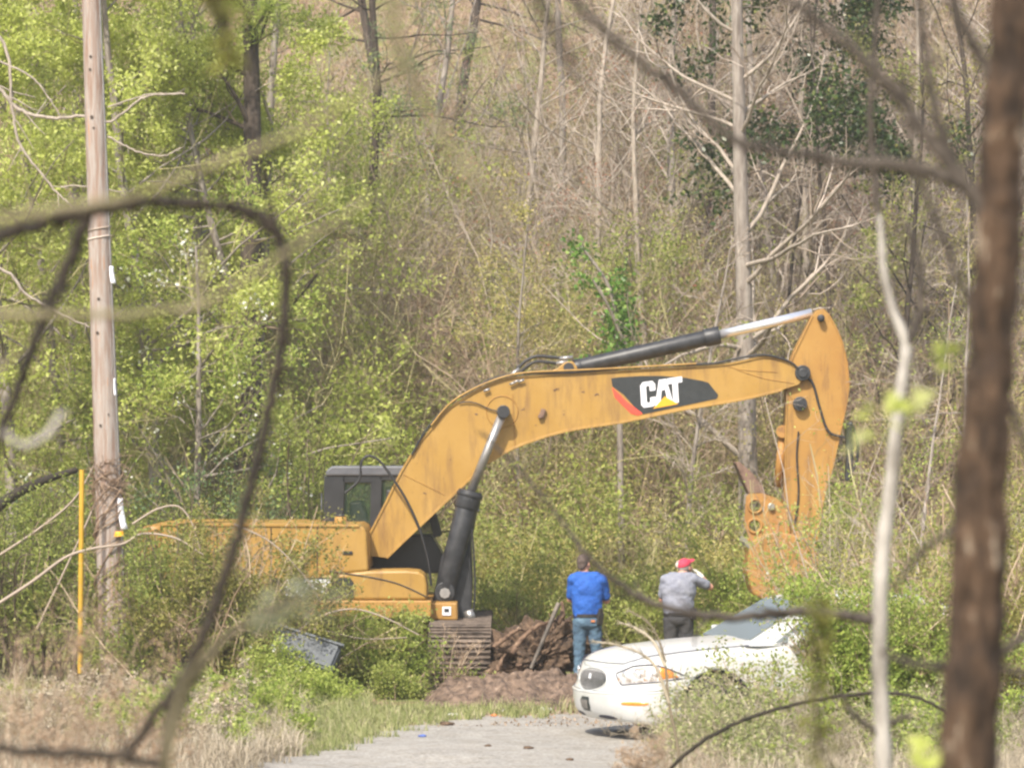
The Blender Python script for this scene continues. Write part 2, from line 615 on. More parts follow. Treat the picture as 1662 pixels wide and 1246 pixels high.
def hose(name, pts, r, m, parent, n=8, sides=8):
    q = smooth_path(pts, n)
    g = Geo()
    tubes(g, q, np.full(len(q), r), sides, m, cap=True)
    return gchild(g, name, parent, smooth=True)


def hose_px(name, px, Y, r, m, parent):
    return hose(name, [P(x, y, Y if np.isscalar(Y) else Y[i]) for i, (x, y) in enumerate(px)], r, m, parent)


# ------------------------------------------------------------------ excavator
CATY = paint('yellow_paint', (.345, .195, .038), (.395, .235, .058), (.18, .095, .035), amt=.8)
CATO = paint('faded_yellow_paint', (.33, .165, .033), (.385, .215, .05), (.15, .075, .03), .5, amt=.9)
RUSTO = mat('rusty_orange_steel', (.29, .135, .03), (.38, .20, .05), 5, .6, c3=(.20, .10, .04), lo=.35, hi=.6)
BLACK = mat('black_steel', (.020, .021, .024), (.045, .046, .05), 8, .45, c3=(.10, .09, .075), lo=.4, hi=.68)
DECAL = mat('black_decal', (.022, .025, .027), (.035, .038, .04), 10, .35)
RUBBER = mat('black_hose', (.02, .02, .022), rough=.55)
CHROME = mat('chrome_rod', (.92, .92, .96), rough=.28, metal=.75)
STEEL = mat('worn_steel', (.30, .29, .28), (.42, .40, .38), 14, .4, metal=.7)
RUST = mat('rusty_brown_steel', (.12, .07, .05), (.22, .14, .10), 8, .8)
DUSTY = mat('dusty_track_steel', (.06, .046, .037), (.25, .195, .155), 6, .85, bump=.6, c3=(.06, .045, .035))
WHITEV = mat('white_vinyl', (.82, .82, .86), rough=.4)
REDV = mat('red_vinyl', (.75, .075, .045), rough=.4)
YELV = mat('yellow_vinyl', (.75, .38, .02), rough=.4)
CABGREY = mat('dark_grey_cab_paint', (.014, .015, .018), (.028, .03, .034), 3, .4)
ROOFG = mat('grey_roof', (.075, .08, .095), (.11, .115, .13), 4, .5)


def glass(name, c, alpha=.5, rough=.05):
    m, nt, b = nodes(name)
    b.inputs['Base Color'].default_value = (*c, 1)
    b.inputs['Roughness'].default_value = rough
    b.inputs['Alpha'].default_value = alpha
    b.inputs['Specular IOR Level'].default_value = .8
    return m


CABGLASS = glass('tinted_cab_glass', (.03, .06, .04), .26)

EY = 52.0                                    # middle of the machine
ex = empty('excavator', (P(500, 1110, EY)[0], EY, 0), 'yellow tracked excavator with raised arched boom standing behind the bushes', 'excavator')

BTOP = [(596, 874), (625, 818), (652, 764), (680, 720), (702, 693), (722, 668), (758, 643), (794, 624), (824, 614), (862, 610), (932, 606),
        (1041, 600), (1161, 593), (1205, 586), (1232, 580), (1250, 580), (1280, 586), (1300, 598)]
BBOT = [(1304, 614), (1296, 624), (1269, 633), (1221, 645), (1168, 655), (1101, 666), (1011, 685), (950, 694), (905, 703), (866, 715), (830, 729),
        (803, 745), (783, 757), (762, 778), (708, 829), (660, 874), (628, 905), (600, 902)]
BY0, BY1 = EY - .31, EY + .31
bm = bmesh.new()
slab_bm(bm, BTOP + BBOT, BY0, BY1)


def flange(bm, line, y0, y1, th, lip=.02, mi=0):
    """thin plate following an edge of the boom"""
    pts = [P(x, y, BY0) for x, y in line]
    for i in range(len(pts) - 1):
        a, b = Vector((pts[i][0], 0, pts[i][2])), Vector((pts[i + 1][0], 0, pts[i + 1][2]))
        d = (b - a).normalized()
        n = Vector((-d.z, 0, d.x)) * th
        e = d * .004
        q = [a - e - n * .5, b + e - n * .5, b + e + n * .5, a - e + n * .5]
        bm_prism(bm, [(v.x, y0 - lip, v.z) for v in q], (0, y1 - y0 + 2 * lip, 0), mi)


flange(bm, smooth_path(BTOP[:17], 3), BY0, BY1, .030)
flange(bm, smooth_path(BBOT[2:17], 3), BY0, BY1, .030)
boom = finish('boom', bm, CATY, ex, bevel=.004)
g = Geo()                                      # weld seams and round boss plate
for line in ([(655, 770), (722, 803)], [(832, 640), (836, 724)], [(1180, 594), (1205, 600), (1262, 604)], [(1196, 600), (1240, 614), (1290, 622)]):
    q = smooth_path([P(x, y, BY0 - .002) for x, y in line], 6)
    tubes(g, q, np.full(len(q), .007), 6, CATO)
cen = P(815, 668, BY0 - .004)
ring = np.array([cen + np.array([.22 * math.cos(t), 0, .22 * math.sin(t)]) for t in np.linspace(0, 2 * PI, 40)])
tubes(g, ring, np.full(40, .008), 6, CATO)
gchild(g, 'weld_seam', boom)
# pin lug for the stick cylinder on top of the boom
lug = slab('cylinder_lug', [(868, 612), (905, 597), (918, 587), (930, 586), (937, 596), (936, 608)], BY0 + .12, BY1 - .12, CATY, boom)
bm = bmesh.new()
c0 = P(923, 597, BY0 + .1)
bm_tube(bm, c0, c0 + np.array([0, .42, 0]), .075)
bm_tube(bm, c0 - np.array([0, .012, 0]), c0, .045, n=16)
finish('pin', bm, BLACK, lug)
# small bracket with hole, dirt marks
bm = bmesh.new()
c0 = P(880, 672, BY0)
bm_box(bm, c0 + np.array([0, -.03, .01]), (.07, .06, .13), Matrix.Rotation(.35, 3, 'Y'))
bm_tube(bm, c0 + np.array([-.03, -.075, -.03]), c0 + np.array([-.03, -.0, -.03]), .03, n=12)
finish('bracket', bm, RUST, boom, bevel=.006)
g = Geo()
for (x, y, s, a) in ((903, 632, .035, .6), (968, 640, .03, 0), (946, 636, .02, .2), (848, 664, .025, 0), (774, 672, .02, 0), (915, 672, .012, 1), (870, 690, .01, 0), (690, 800, .02, 0)):
    c0 = P(x, y, BY0 - .003)
    s *= .6
    for k in range(5):
        p = c0 + np.array([rng.normal(0, s), 0, rng.normal(0, s * .4)])
        th = a + rng.normal(0, .6)
        d = np.array([math.cos(th), 0, math.sin(th)]) * s * rng.uniform(.5, 1.5)
        tubes(g, np.array([p - d, p + d]), np.array([.005, .003]), 4, RUST)
gchild(g, 'mud_scuff', boom)
# black panel with lettering
DX = [(992, 614), (1005, 612), (1040, 610), (1075, 610), (1113, 613), (1140, 618), (1150, 621), (1166, 641), (1163, 647), (1120, 656), (1044, 672), (1038, 670), (1012, 640), (994, 627)]
dec = slab('decal', DX, BY0 - .006, BY0 - .001, DECAL, boom, bevel=0)
slab('red_stripe', [(993, 628), (1003, 637), (1018, 652), (1043, 671), (1036, 674), (1024, 671), (1008, 655), (998, 645)], BY0 - .0075, BY0 - .001, REDV, dec, bevel=0)


def letters(base, ex_, ey_, Y, polys, m, name, parent):
    """outlines in units: base + x*ex_ + y*ey_ in photo pixels"""
    bm = bmesh.new()
    for poly in polys:
        slab_bm(bm, [(base[0] + x * ex_[0] + y * ey_[0], base[1] + x * ex_[1] + y * ey_[1]) for x, y in poly], Y - .0095, Y - .001, Y)
    return finish(name, bm, m, parent)


def c_poly():
    """heavy C as three bars with cut corners"""
    return [[(0, .12), (.25, .20), (.25, .80), (0, .88)],
            [(0, .88), (.25, .80), (.33, .85), (.41, .80), (.66, .80), (.66, .86), (.54, 1), (.12, 1)],
            [(.41, .80), (.41, .62), (.66, .62), (.66, .80)],
            [(0, .12), (.12, 0), (.54, 0), (.66, .13), (.41, .20), (.33, .15), (.25, .20)],
            [(.41, .20), (.66, .13), (.66, .36), (.41, .36)]]


CATL = c_poly() + [
    [(.60, 0), (.84, 1.0), (1.02, 1.0), (1.02, .58), (.93, .58), (.84, 0)],
    [(1.02, 1.0), (1.16, 1.0), (1.42, 0), (1.19, 0), (1.09, .58), (1.02, .58)],
    [(1.20, 1.0), (1.86, 1.0), (1.86, .78), (1.20, .78)],
    [(1.42, .78), (1.66, .78), (1.66, 0), (1.42, .0)]]
letters((1041, 662), (36.5, -5.5), (-2.2, -41), BY0, CATL, WHITEV, 'lettering', dec)
slab('triangle', [(1060, 663), (1079, 643), (1101, 655.5)], BY0 - .0115, BY0 - .001, YELV, dec, bevel=0)

# pipes and hoses along the top of the boom
hose_px('hose', [(668, 738), (690, 700), (720, 664), (757, 637), (800, 614), (850, 606), (932, 604), (1040, 595), (1150, 590), (1185, 584), (1222, 577), (1250, 577), (1284, 588), (1300, 604)], BY0 - .035, .014, RUBBER, ex)
hose_px('pipe', [(700, 690), (730, 655), (770, 630), (812, 613), (850, 605), (900, 602), (990, 598), (1130, 590)], BY0 - .05, .013, CATY, ex)
hose_px('hose', [(833, 606), (842, 596), (856, 584), (872, 578), (890, 579), (912, 581)], EY - .12, .023, RUBBER, ex)
hose_px('hose', [(845, 604), (856, 594), (870, 587), (890, 588), (905, 590)], EY + .02, .021, RUBBER, ex)
bm = bmesh.new()
for a, b_ in (((826, 612), (843, 598)), ((908, 582), (930, 580)), ((903, 590), (922, 587))):
    bm_tube(bm, P(*a, EY - .12), P(*b_, EY - .12), .03, n=12)
finish('hose_fitting', bm, STEEL, ex)
bm = bmesh.new()
for x, y in ((832, 622), (838, 619), (846, 618), (790, 633)):
    bm_tube(bm, P(x - 5, y + 2, BY0 - .05), P(x + 5, y - 2, BY0 - .05), .018, n=10)
finish('hose_clamp', bm, STEEL, ex)
hose_px('hose', [(560, 800), (583, 778), (586, 752), (594, 741), (606, 741), (620, 752), (640, 780), (660, 812), (680, 856), (694, 905), (700, 950)], EY - .5, .018, RUBBER, ex)

# stick cylinder
cyl = bmesh.new()
a, b_ = P(934, 597, EY), P(1166, 544, EY)
bm_tube(cyl, a, b_, .112, n=28)
d = unit(b_ - a)
bm_tube(cyl, b_ - d * .20, b_ + d * .02, .128, n=28)
bm_tube(cyl, a - d * .03, a + d * .09, .12, n=28)
bm_tube(cyl, a + d * .2 + np.array([0, 0, .10]), a + d * .2 + np.array([0, 0, .15]), .02, n=10)
c1 = finish('stick_cylinder', cyl, BLACK, ex, bevel=.008)
bm = bmesh.new()
bm_tube(bm, b_, P(1318, 508, EY), .066, n=24)
finish('rod', bm, CHROME, c1)

# boom cylinders (one each side)
for yy in (BY0 - .17, BY1 + .17):
    bm = bmesh.new()
    a, b_, e_ = P(722, 960, yy), P(763, 800, yy), P(817, 668, yy)
    a = a if yy < EY else P(735, 950, yy)
    bm_tube(bm, a, b_, .15, n=28)
    d = unit(b_ - a)
    bm_tube(bm, b_ - d * .22, b_ + d * .03, .17, n=28)
    bm_tube(bm, b_ - d * .05, b_ - d * .0, .185, n=28)
    bm_tube(bm, a - np.array([0, .14, 0]), a + np.array([0, .14, 0]), .14, n=24)
    c2 = finish('boom_cylinder', bm, BLACK, ex, bevel=.008)
    bm = bmesh.new()
    bm_tube(bm, b_, e_, .062, n=24)
    finish('rod', bm, STEEL, c2)
    bm = bmesh.new()
    bm_tube(bm, e_ - np.array([0, .10, 0]), e_ + np.array([0, .12, 0]), .095, n=10)
    finish('rod_eye', bm, BLACK, c2, bevel=.01)
hose_px('hose', [(745, 654), (758, 652), (775, 655), (795, 664), (812, 668)], BY0 - .03, .009, BLACK, ex)
slab('shade_plate', [(716, 905), (738, 850), (756, 806), (764, 860), (767, 940), (764, 1000), (735, 1006), (700, 985)], EY - .38, EY + .4, BLACK, ex, bevel=.02)  # black plate standing in for the shade between the boom cylinders
hose_px('hose', [(768, 800), (765, 840), (769, 900), (771, 950), (768, 990), (758, 1003)], EY - .52, .014, RUBBER, ex)
hose_px('hose', [(765, 825), (761, 860), (762, 910), (765, 960), (762, 1000)], EY - .42, .016, RUBBER, ex)
bm = bmesh.new()
bm_tube(bm, P(766, 824, EY - .5), P(778, 829, EY - .5), .02)
bm_tube(bm, P(760, 990, EY - .5), P(766, 1008, EY - .5), .07)
finish('hose_fitting', bm, STEEL, ex)
bm = bmesh.new()
bm_tube(bm, P(722, 962, EY - .68), P(722, 962, EY - .60), .075, n=8)
finish('pin_cap', bm, STEEL, ex)

# upper body
NY = EY - 1.45                                # near face of the body
body = slab('body_panel', [(292, 851), (583, 851), (592, 857), (595, 866), (598, 926), (520, 934), (520, 971), (262, 971), (262, 851)], NY, EY + 1.3, CATY, ex, bevel=.03)
for x in (352, 440, 515):
    g = Geo()
    tubes(g, np.array([P(x, 856, NY - .003), P(x, 930, NY - .003)]), np.array([.008, .008]), 4, BLACK)
    gchild(g, 'panel_gap', body)
slab('handle', [(557, 894), (572, 894), (572, 899), (557, 899)], NY - .02, NY + .01, BLACK, body, bevel=.003)
slab('deck_plate', [(262, 849), (470, 849), (540, 851), (583, 852), (583, 855), (262, 853)], NY - .02, EY + 1.25, CATY, body, bevel=.004, Yref=NY)
cw = slab('counterweight', [(222, 868), (232, 853), (262, 851), (262, 975), (240, 975), (224, 960)], NY - .02, EY + 1.45, CATO, ex, bevel=.06)
slab('red_reflector', [(268, 932), (282, 932), (282, 944), (268, 944)], NY - .015, NY + .01, REDV, cw, bevel=0)
slab('red_reflector', [(287, 951), (302, 951), (302, 962), (287, 962)], NY - .015, NY + .01, REDV, cw, bevel=0)
tb = slab('toolbox', [(598, 926), (660, 925), (680, 927), (690, 934), (693, 950), (693, 973), (520, 973), (520, 934)], NY - .015, EY - .55, CATY, ex, bevel=.035)
g = Geo()
q = smooth_path([P(x, y, NY - .02) for x, y in ((534, 926), (560, 930), (600, 936), (640, 945), (670, 957), (692, 968))], 6)
tubes(g, q, np.full(len(q), .009), 6, BLACK)
gchild(g, 'handrail', tb, smooth=True)
slab('side_rail', [(330, 974), (700, 974), (700, 1000), (640, 1003), (520, 1000), (330, 996)], NY - .05, EY + 1.4, CATO, ex, bevel=.02)
fr = slab('front_frame', [(694, 978), (742, 978), (743, 1006), (694, 1005)], NY + .3, EY + 1.1, CATO, ex, bevel=.02, Yref=NY + .3)
slab('label_plate', [(718, 984), (732, 984), (732, 998), (718, 998)], NY + .285, NY + .31, WHITEV, fr, bevel=0, Yref=NY + .3)
slab('label_mark', [(721, 987), (729, 987), (729, 993), (721, 993)], NY + .281, NY + .31, BLACK, fr, bevel=0, Yref=NY + .3)
# lettered side panel on the body
sp = slab('side_decal', [(440, 937), (568, 937), (574, 945), (574, 970), (440, 970)], NY - .024, NY - .016, DECAL, ex, bevel=0)
letters((462, 967), (41, 0), (0, -27), NY - .022, CATL, WHITEV, 'lettering', sp)
slab('triangle', [(498, 966.5), (511, 954), (526, 966.5)], NY - .034, NY - .02, YELV, sp, bevel=0)
# exhaust stub and cap on deck
bm = bmesh.new()
bm_tube(bm, P(553, 853, NY + .5), P(553, 838, NY + .5), .085, n=16)
ob = finish('exhaust_stack', bm, CATO, ex)
bm = bmesh.new()
bm_tube(bm, P(553, 838, NY + .5), P(553, 834, NY + .5), .075, .05, n=16)
finish('cap', bm, BLACK, ob)
# cab on the far side
CY0, CY1 = EY + .42, EY + 1.42
cab = slab('cab', [(524, 868), (700, 868), (722, 905), (716, 930), (524, 930)], CY0, CY1, CABGREY, ex, bevel=.02)
ro = slab('roof', [(529, 764), (538, 756), (672, 756), (690, 762), (692, 772), (528, 772)], CY0 - .03, CY1 + .03, ROOFG, cab, bevel=.025)
bm = bmesh.new()
for Yc in (CY0, CY1 - .08):
    for poly in ([(526, 772), (560, 772), (556, 868), (524, 868)], [(602, 772), (620, 772), (618, 868), (600, 868)], [(678, 772), (688, 772), (716, 870), (704, 872)],
                 [(556, 772), (604, 772), (604, 783), (556, 783)], [(616, 772), (682, 772), (683, 779), (616, 779)]):
        slab_bm(bm, poly, Yc, Yc + .08, CY0)
finish('cab_frame', bm, CABGREY, cab, bevel=.008)
for Yc in (CY0 + .03, CY1 - .05):
    slab('window', [(558, 782), (603, 782), (602, 868), (556, 868)], Yc, Yc + .008, CABGLASS, cab, bevel=0, Yref=CY0)
    slab('window', [(618, 778), (680, 778), (706, 868), (616, 868)], Yc, Yc + .008, CABGLASS, cab, bevel=0, Yref=CY0)
bm = bmesh.new()
a0 = P(683, 776, CY0); a1 = P(712, 868, CY0)
bm_prism(bm, [(a0[0], CY0 + .09, a0[2]), (a1[0], CY0 + .09, a1[2]), (a1[0], CY1 - .09, a1[2]), (a0[0], CY1 - .09, a0[2])], (.008, 0, 0))
finish('windscreen', bm, CABGLASS, cab)
bm = bmesh.new()
slab_bm(bm, [(566, 815), (588, 812), (596, 838), (600, 866), (640, 868), (642, 880), (570, 880)], CY0 + .25, CY0 + .75)
slab_bm(bm, [(640, 842), (648, 838), (654, 880), (646, 880)], CY0 + .3, CY0 + .4)
finish('seat', bm, BLACK, cab, bevel=.03)
# handrail and mirror
bm = bmesh.new()
bm_tube(bm, P(522, 866, CY0), P(522, 800, CY0), .015, n=8)
bm_tube(bm, P(640, 840, EY + .38), P(632, 800, EY + .38), .012, n=8)
finish('grab_rail', bm, BLACK, cab)
bm = bmesh.new()
bm_box(bm, P(636, 812, EY + .38), (.16, .05, .3))
finish('mirror', bm, BLACK, cab, bevel=.02)

# slewing ring and undercarriage turned towards the viewer
bm = bmesh.new()
c0 = P(560, 1015, EY)
bm_tube(bm, (c0[0], EY, .78), (c0[0], EY, 1.0), .72, n=36)
bm_box(bm, (c0[0], EY, .58), (2.5, 1.3, .36))
finish('slewing_ring', bm, RUST, ex, bevel=.02)


def track(cx, name='track'):
    y0, y1, r = EY - 2.55, EY + 2.3, .37
    w = .84
    loop = []
    L = (y1 - y0 - 2 * r)
    per = 2 * L + 2 * PI * r
    n = 54
    bm = bmesh.new()
    bm_box(bm, (cx, EY, r + .0), (.45, L, .34))
    for k in range(7):
        yy = y0 + r + L * (k + .5) / 7
        bm_tube(bm, (cx - .26, yy, .16), (cx + .26, yy, .16), .10, n=18)
    for yy in (y0 + r, y1 - r):
        bm_tube(bm, (cx - .2, yy, r), (cx + .2, yy, r), r - .08, n=28)
    fm = bm
    bm = bmesh.new()
    for k in range(n):
        s = per * k / n
        if s < L:
            y, z, a = y0 + r + s, 2 * r, 0
        elif s < L + PI * r:
            t = (s - L) / r
            y, z, a = y1 - r + r * math.sin(t), r + r * math.cos(t), -t
        elif s < 2 * L + PI * r:
            y, z, a = y1 - r - (s - L - PI * r), 0, PI
        else:
            t = (s - 2 * L - PI * r) / r
            y, z, a = y0 + r - r * math.sin(t), r - r * math.cos(t), PI - t
        z += .035
        R = Matrix.Rotation(a, 3, 'X')
        up = R @ Vector((0, 0, 1))
        c = Vector((cx + random.uniform(-.006, .006), y, z))
        bm_box(bm, c, (w, per / n * .96, .02), R)
        for e in (-.45, -.02, .4):
            bm_box(bm, c + R @ Vector((0, e * per / n * .9, 0)) + up * .028, (w - .01, .018, .045), R)
    return fm, bm


for cx in (P(746, 1100, 49.6)[0], P(746, 1100, 49.6)[0] - 2.75):
    fm, sm = track(cx)
    o = finish('track_frame', fm, RUST, ex, bevel=.01)
    finish('track_shoes', sm, DUSTY, o)

# stick, linkage and bucket at the end of the boom
SY0, SY1 = EY - .22, EY + .22
STK = [(1320, 512), (1326, 503), (1337, 501), (1346, 510), (1358, 532), (1369, 558), (1376, 590), (1379, 625), (1375, 655), (1364, 705), (1352, 760), (1341, 795),
       (1330, 860), (1318, 925), (1300, 950), (1262, 948), (1252, 930), (1268, 870), (1275, 800), (1276, 720), (1278, 650), (1280, 600), (1290, 574), (1304, 545)]
bm = bmesh.new()
slab_bm(bm, STK, SY0, SY1)
for line in ([(1320, 512), (1304, 545), (1290, 574), (1280, 600), (1278, 650), (1276, 720), (1275, 800), (1270, 870)], [(1346, 510), (1358, 532), (1369, 558), (1376, 590), (1379, 625), (1375, 655), (1364, 705), (1352, 760), (1341, 795)]):
    flange(bm, line, SY0, SY1, .022, .015)
stick = finish('stick', bm, CATO, ex, bevel=.006)
bm = bmesh.new()
for x, y, r in ((1333, 516, .05), (1303, 605, .11), (1299, 655, .10)):
    c0 = P(x, y, SY0 - .12)
    bm_tube(bm, c0, c0 + np.array([0, .68 if r > .06 else .5, 0]), r, n=20)
    bm_tube(bm, c0 - np.array([0, .03, 0]), c0, r * .6, n=14)
finish('pin', bm, BLACK, stick, bevel=.01)
bm = bmesh.new()
slab_bm(bm, [(1372, 686), (1384, 684), (1386, 722), (1384, 780), (1372, 781), (1374, 740)], EY - .1, EY + .1)
finish('hose_bundle', bm, BLACK, stick, bevel=.02)
hose_px('hose', [(1384, 690), (1392, 720), (1390, 750), (1378, 775)], EY - .15, .02, RUBBER, stick)
hose_px('hose', [(1300, 612), (1318, 620), (1330, 660), (1345, 700), (1372, 710)], SY0 - .05, .018, RUBBER, stick)
hose_px('hose', [(1296, 700), (1293, 740), (1296, 800), (1290, 850)], SY0 - .03, .012, RUBBER, stick)
# bucket cylinder
bm = bmesh.new()
bm_tube(bm, P(1271, 703, EY), P(1262, 790, EY), .06, n=18)
bm_tube(bm, P(1270, 700, EY - .12), P(1270, 700, EY + .12), .09, n=14)
finish('bucket_cylinder', bm, RUSTO, ex)


def plate_holes(name, poly, holes, Y0, Y1, m, parent):
    """plate with round holes: outline and holes filled together, then pushed"""
    bm = bmesh.new()
    def ring(pts):
        vs = [bm.verts.new(p) for p in pts]
        return [bm.edges.new((vs[i], vs[(i + 1) % len(vs)])) for i in range(len(vs))]
    es = ring([(P(x, y, Y0)[0], Y0, P(x, y, Y0)[2]) for x, y in poly])
    for x, y, r in holes:
        c = P(x, y, Y0)
        es += ring([(c[0] + r * math.cos(t), Y0, c[2] + r * math.sin(t)) for t in np.linspace(0, 2 * PI, 24, endpoint=False)])
    bmesh.ops.triangle_fill(bm, use_beauty=True, use_dissolve=False, edges=es)
    r = bmesh.ops.extrude_face_region(bm, geom=list(bm.faces))
    bmesh.ops.translate(bm, vec=(0, Y1 - Y0, 0), verts=[v for v in r['geom'] if isinstance(v, bmesh.types.BMVert)])
    return finish(name, bm, m, parent)


bk = slab('bucket', [(1216, 880), (1236, 868), (1262, 862), (1300, 870), (1326, 884), (1330, 915), (1318, 950), (1290, 972), (1252, 978), (1222, 965), (1212, 930)], EY - .5, EY + .5, RUSTO, ex, bevel=.03)
for Yc in (EY - .34, EY + .28):
    q = plate_holes('link_plate', [(1211, 806), (1218, 799), (1238, 800), (1260, 808), (1275, 822), (1282, 860), (1280, 930), (1225, 935), (1212, 905), (1216, 872), (1208, 850)],
                    [(1226, 821, .075), (1225, 853, .075)], Yc, Yc + .05, RUSTO, bk)
    for x, y in ((1226, 821), (1225, 853)):
        g = Geo()
        c = P(x, y, Yc - .01)
        rg = np.array([c + np.array([.095 * math.cos(t), 0, .095 * math.sin(t)]) for t in np.linspace(0, 2 * PI, 30)])
        tubes(g, rg, np.full(30, .02), 8, RUSTO)
        gchild(g, 'boss_ring', q, smooth=True)
bm = bmesh.new()
for x, y, r in ((1256, 880, .09), (1246, 905, .07), (1252, 822, .05)):
    c0 = P(x, y, EY - .4)
    bm_tube(bm, c0, c0 + np.array([0, .8, 0]), r, n=18)
finish('pin', bm, STEEL, bk, bevel=.01)
slab('tip_blade', [(1193, 750), (1200, 749), (1222, 768), (1240, 792), (1242, 802), (1216, 802)], EY - .34, EY + .34, RUST, bk, bevel=.015)
bm = bmesh.new()
for k in range(5):
    y = EY - .45 + k * .22
    slab_bm(bm, [(1216, 884), (1222, 900), (1203, 878), (1206, 870)], y - .04, y + .04, EY)
finish('tooth', bm, STEEL, bk, bevel=.006)


def separate(o):
    """every loose piece of a fitting becomes a part of its own"""
    bm = bmesh.new(); bm.from_mesh(o.data)
    left, groups = set(bm.verts), []
    while left:
        st = [left.pop()]; isl = set(st)
        while st:
            v = st.pop()
            for e in v.link_edges:
                w = e.other_vert(v)
                if w in left:
                    left.discard(w); isl.add(w); st.append(w)
        groups.append({v.index for v in isl})
    if len(groups) < 2:
        bm.free(); return
    base = bm
    for k, gset in enumerate(groups):
        b2 = base.copy(); b2.verts.ensure_lookup_table()
        bmesh.ops.delete(b2, geom=[v for v in b2.verts if v.index not in gset], context='VERTS')
        me = bpy.data.meshes.new(o.name); b2.to_mesh(me); b2.free()
        for m in o.data.materials: me.materials.append(m)
        if k == 0:
            first = me
        else:
            c = o.copy(); c.data = me; COL.objects.link(c)
    base.free()
    o.data = first


for o in list(bpy.data.objects):
    if o.name.split('.')[0] in ('hose_fitting', 'hose_clamp', 'pin', 'tooth', 'grab_rail'):
        separate(o)

# ------------------------------------------------------------------ white car
CARW = mat('white_car_paint', (.62, .63, .62), (.54, .54, .52), 2.5, .28, c3=(.55, .53, .48), lo=.4, hi=.68, coat=.5)
GRILLE = mat('dark_grille', (.012, .015, .015), (.035, .042, .04), 30, .35)
LAMP = mat('clear_lamp', (.26, .22, .18), (.58, .58, .60), 14, .12, c3=(.30, .18, .09), lo=.42, hi=.56)
AMBER = mat('amber_lens', (.62, .20, .02), (.75, .30, .05), 20, .2)
CARGLASS = mat('car_glass', (.16, .18, .18), rough=.12, spec=.9)
SEAM = mat('dark_seam', (.03, .03, .05), rough=.6)
TYRE = mat('tyre_rubber', (.02, .02, .02), (.05, .045, .04), 20, .8)
ALLOY = mat('alloy_rim', (.45, .45, .46), rough=.3, metal=.8)

TH = math.radians(21)
KS = 1.07
CN = P(950, 1150, 40.9)
CNX, CNY = CN[0], 40.9
car = empty('parked_car', (CNX + 1.9, CNY + 1.5, 0), 'white sedan on the gravel, bonnet below the two men, rear lost in brush', 'car')
FW = np.array([-math.cos(TH), -math.sin(TH), 0])
LF = np.array([math.sin(TH), -math.cos(TH), 0])


def carpt(u, v, z):
    """u metres behind the nose (positive back), v metres to the car's left, z up"""
    u, v, z = np.broadcast_arrays(np.asarray(u, float), np.asarray(v, float), np.asarray(z, float))
    return np.array([CNX, CNY, .012]) + KS * (u[..., None] * -FW + v[..., None] * LF + z[..., None] * np.array([0, 0, 1.]))


_pl = np.array([(0, 0), (.004, .12), (.015, .25), (.04, .4), (.085, .55), (.15, .68), (.24, .78), (.36, .86), (.52, .905), (.75, .925), (1.1, .93), (1.6, .93), (2.2, .93),
                (3.0, .93), (3.8, .93), (4.3, .92), (4.65, .88), (4.85, .8), (4.97, .65), (5.03, .4), (5.05, 0)])
_s = smooth_path(_pl, 6)
_arc = np.concatenate([[0], np.cumsum(np.linalg.norm(np.diff(_s, axis=0), axis=1))])
ARC = _arc[-1]


def zs(u):
    return np.interp(u, [0, .05, .2, .5, .9, 1.3, 1.6, 2.2, 3.8, 4.4, 5.05], [.785, .81, .845, .885, .92, .945, .96, .97, .99, .985, .90])


def zbot(u):
    return np.interp(u, [0, .4, 4.6, 5.05], [.20, .18, .18, .22])


def S(a, t, off=0.0):
    """a = metres along the plan outline from the nose centre, t = 0 at the sill, 1 at the shoulder"""
    a, t = np.broadcast_arrays(np.asarray(a, float), np.asarray(t, float))
    sg = np.where(a < 0, -1., 1.)
    A = np.abs(a)
    u, v = np.interp(A, _arc, _s[:, 0]), np.interp(A, _arc, _s[:, 1])
    nose = np.clip(1 - u / 1.0, 0, 1)
    fr = np.interp(t, [0, .12, .3, .48, .52, .58, .72, .9, 1.0], [.10, .03, .0, -.005, .03, .05, .065, .12, .22])
    sd = np.interp(t, [0, .15, .4, .6, .8, .93, 1.0], [.06, .02, 0, .0, .02, .05, .085])
    tail = np.clip(1 - (5.05 - u) / .8, 0, 1)
    uu = u + fr * nose - np.interp(t, [0, .1, .5, 1], [.06, 0, 0, .06]) * tail
    vv = np.maximum(v - sd * np.clip(u / .5, 0, 1) + off * np.clip(u / .4, 0, 1), 0)
    uu = uu - off * nose
    z = zbot(u) + (zs(u) - zbot(u)) * t
    return carpt(uu, vv * sg, z), uu, vv * sg


aa = np.linspace(-ARC, ARC, 240, endpoint=False)
rings = []
for t in (0, .06, .15, .3, .42, .48, .52, .58, .65, .72, .8, .87, .93, .97, 1.0):
    rings.append(S(aa, t)[0])
_, u1, v1 = S(aa, 1.0)
for k in (.93, .85, .7, .5, .25, 0.0):
    rings.append(carpt(u1 + (1 - k) * .05 * np.clip(1 - u1, 0, 1), v1 * k, zs(np.clip(u1 - .2, 0, 5)) + .075 * (1 - k ** 2) * np.clip((u1 - .1) * 2.2, .1, 1)))
R_ = np.stack(rings)
nr, na = R_.shape[:2]
g = Geo()
i = np.arange(nr - 1)[:, None] * na
j = np.arange(na)[None, :]
k = (j + 1) % na
g.add(R_, np.stack([i + j, i + k, i + na + k, i + na + j], -1), CARW)
g.add(R_[0], [[q, (na - q) % na, (na - q - 1) % na, q + 1] for q in range(1, na // 2 - 1)], SEAM)
body = gchild(g, 'body', car, smooth=True)
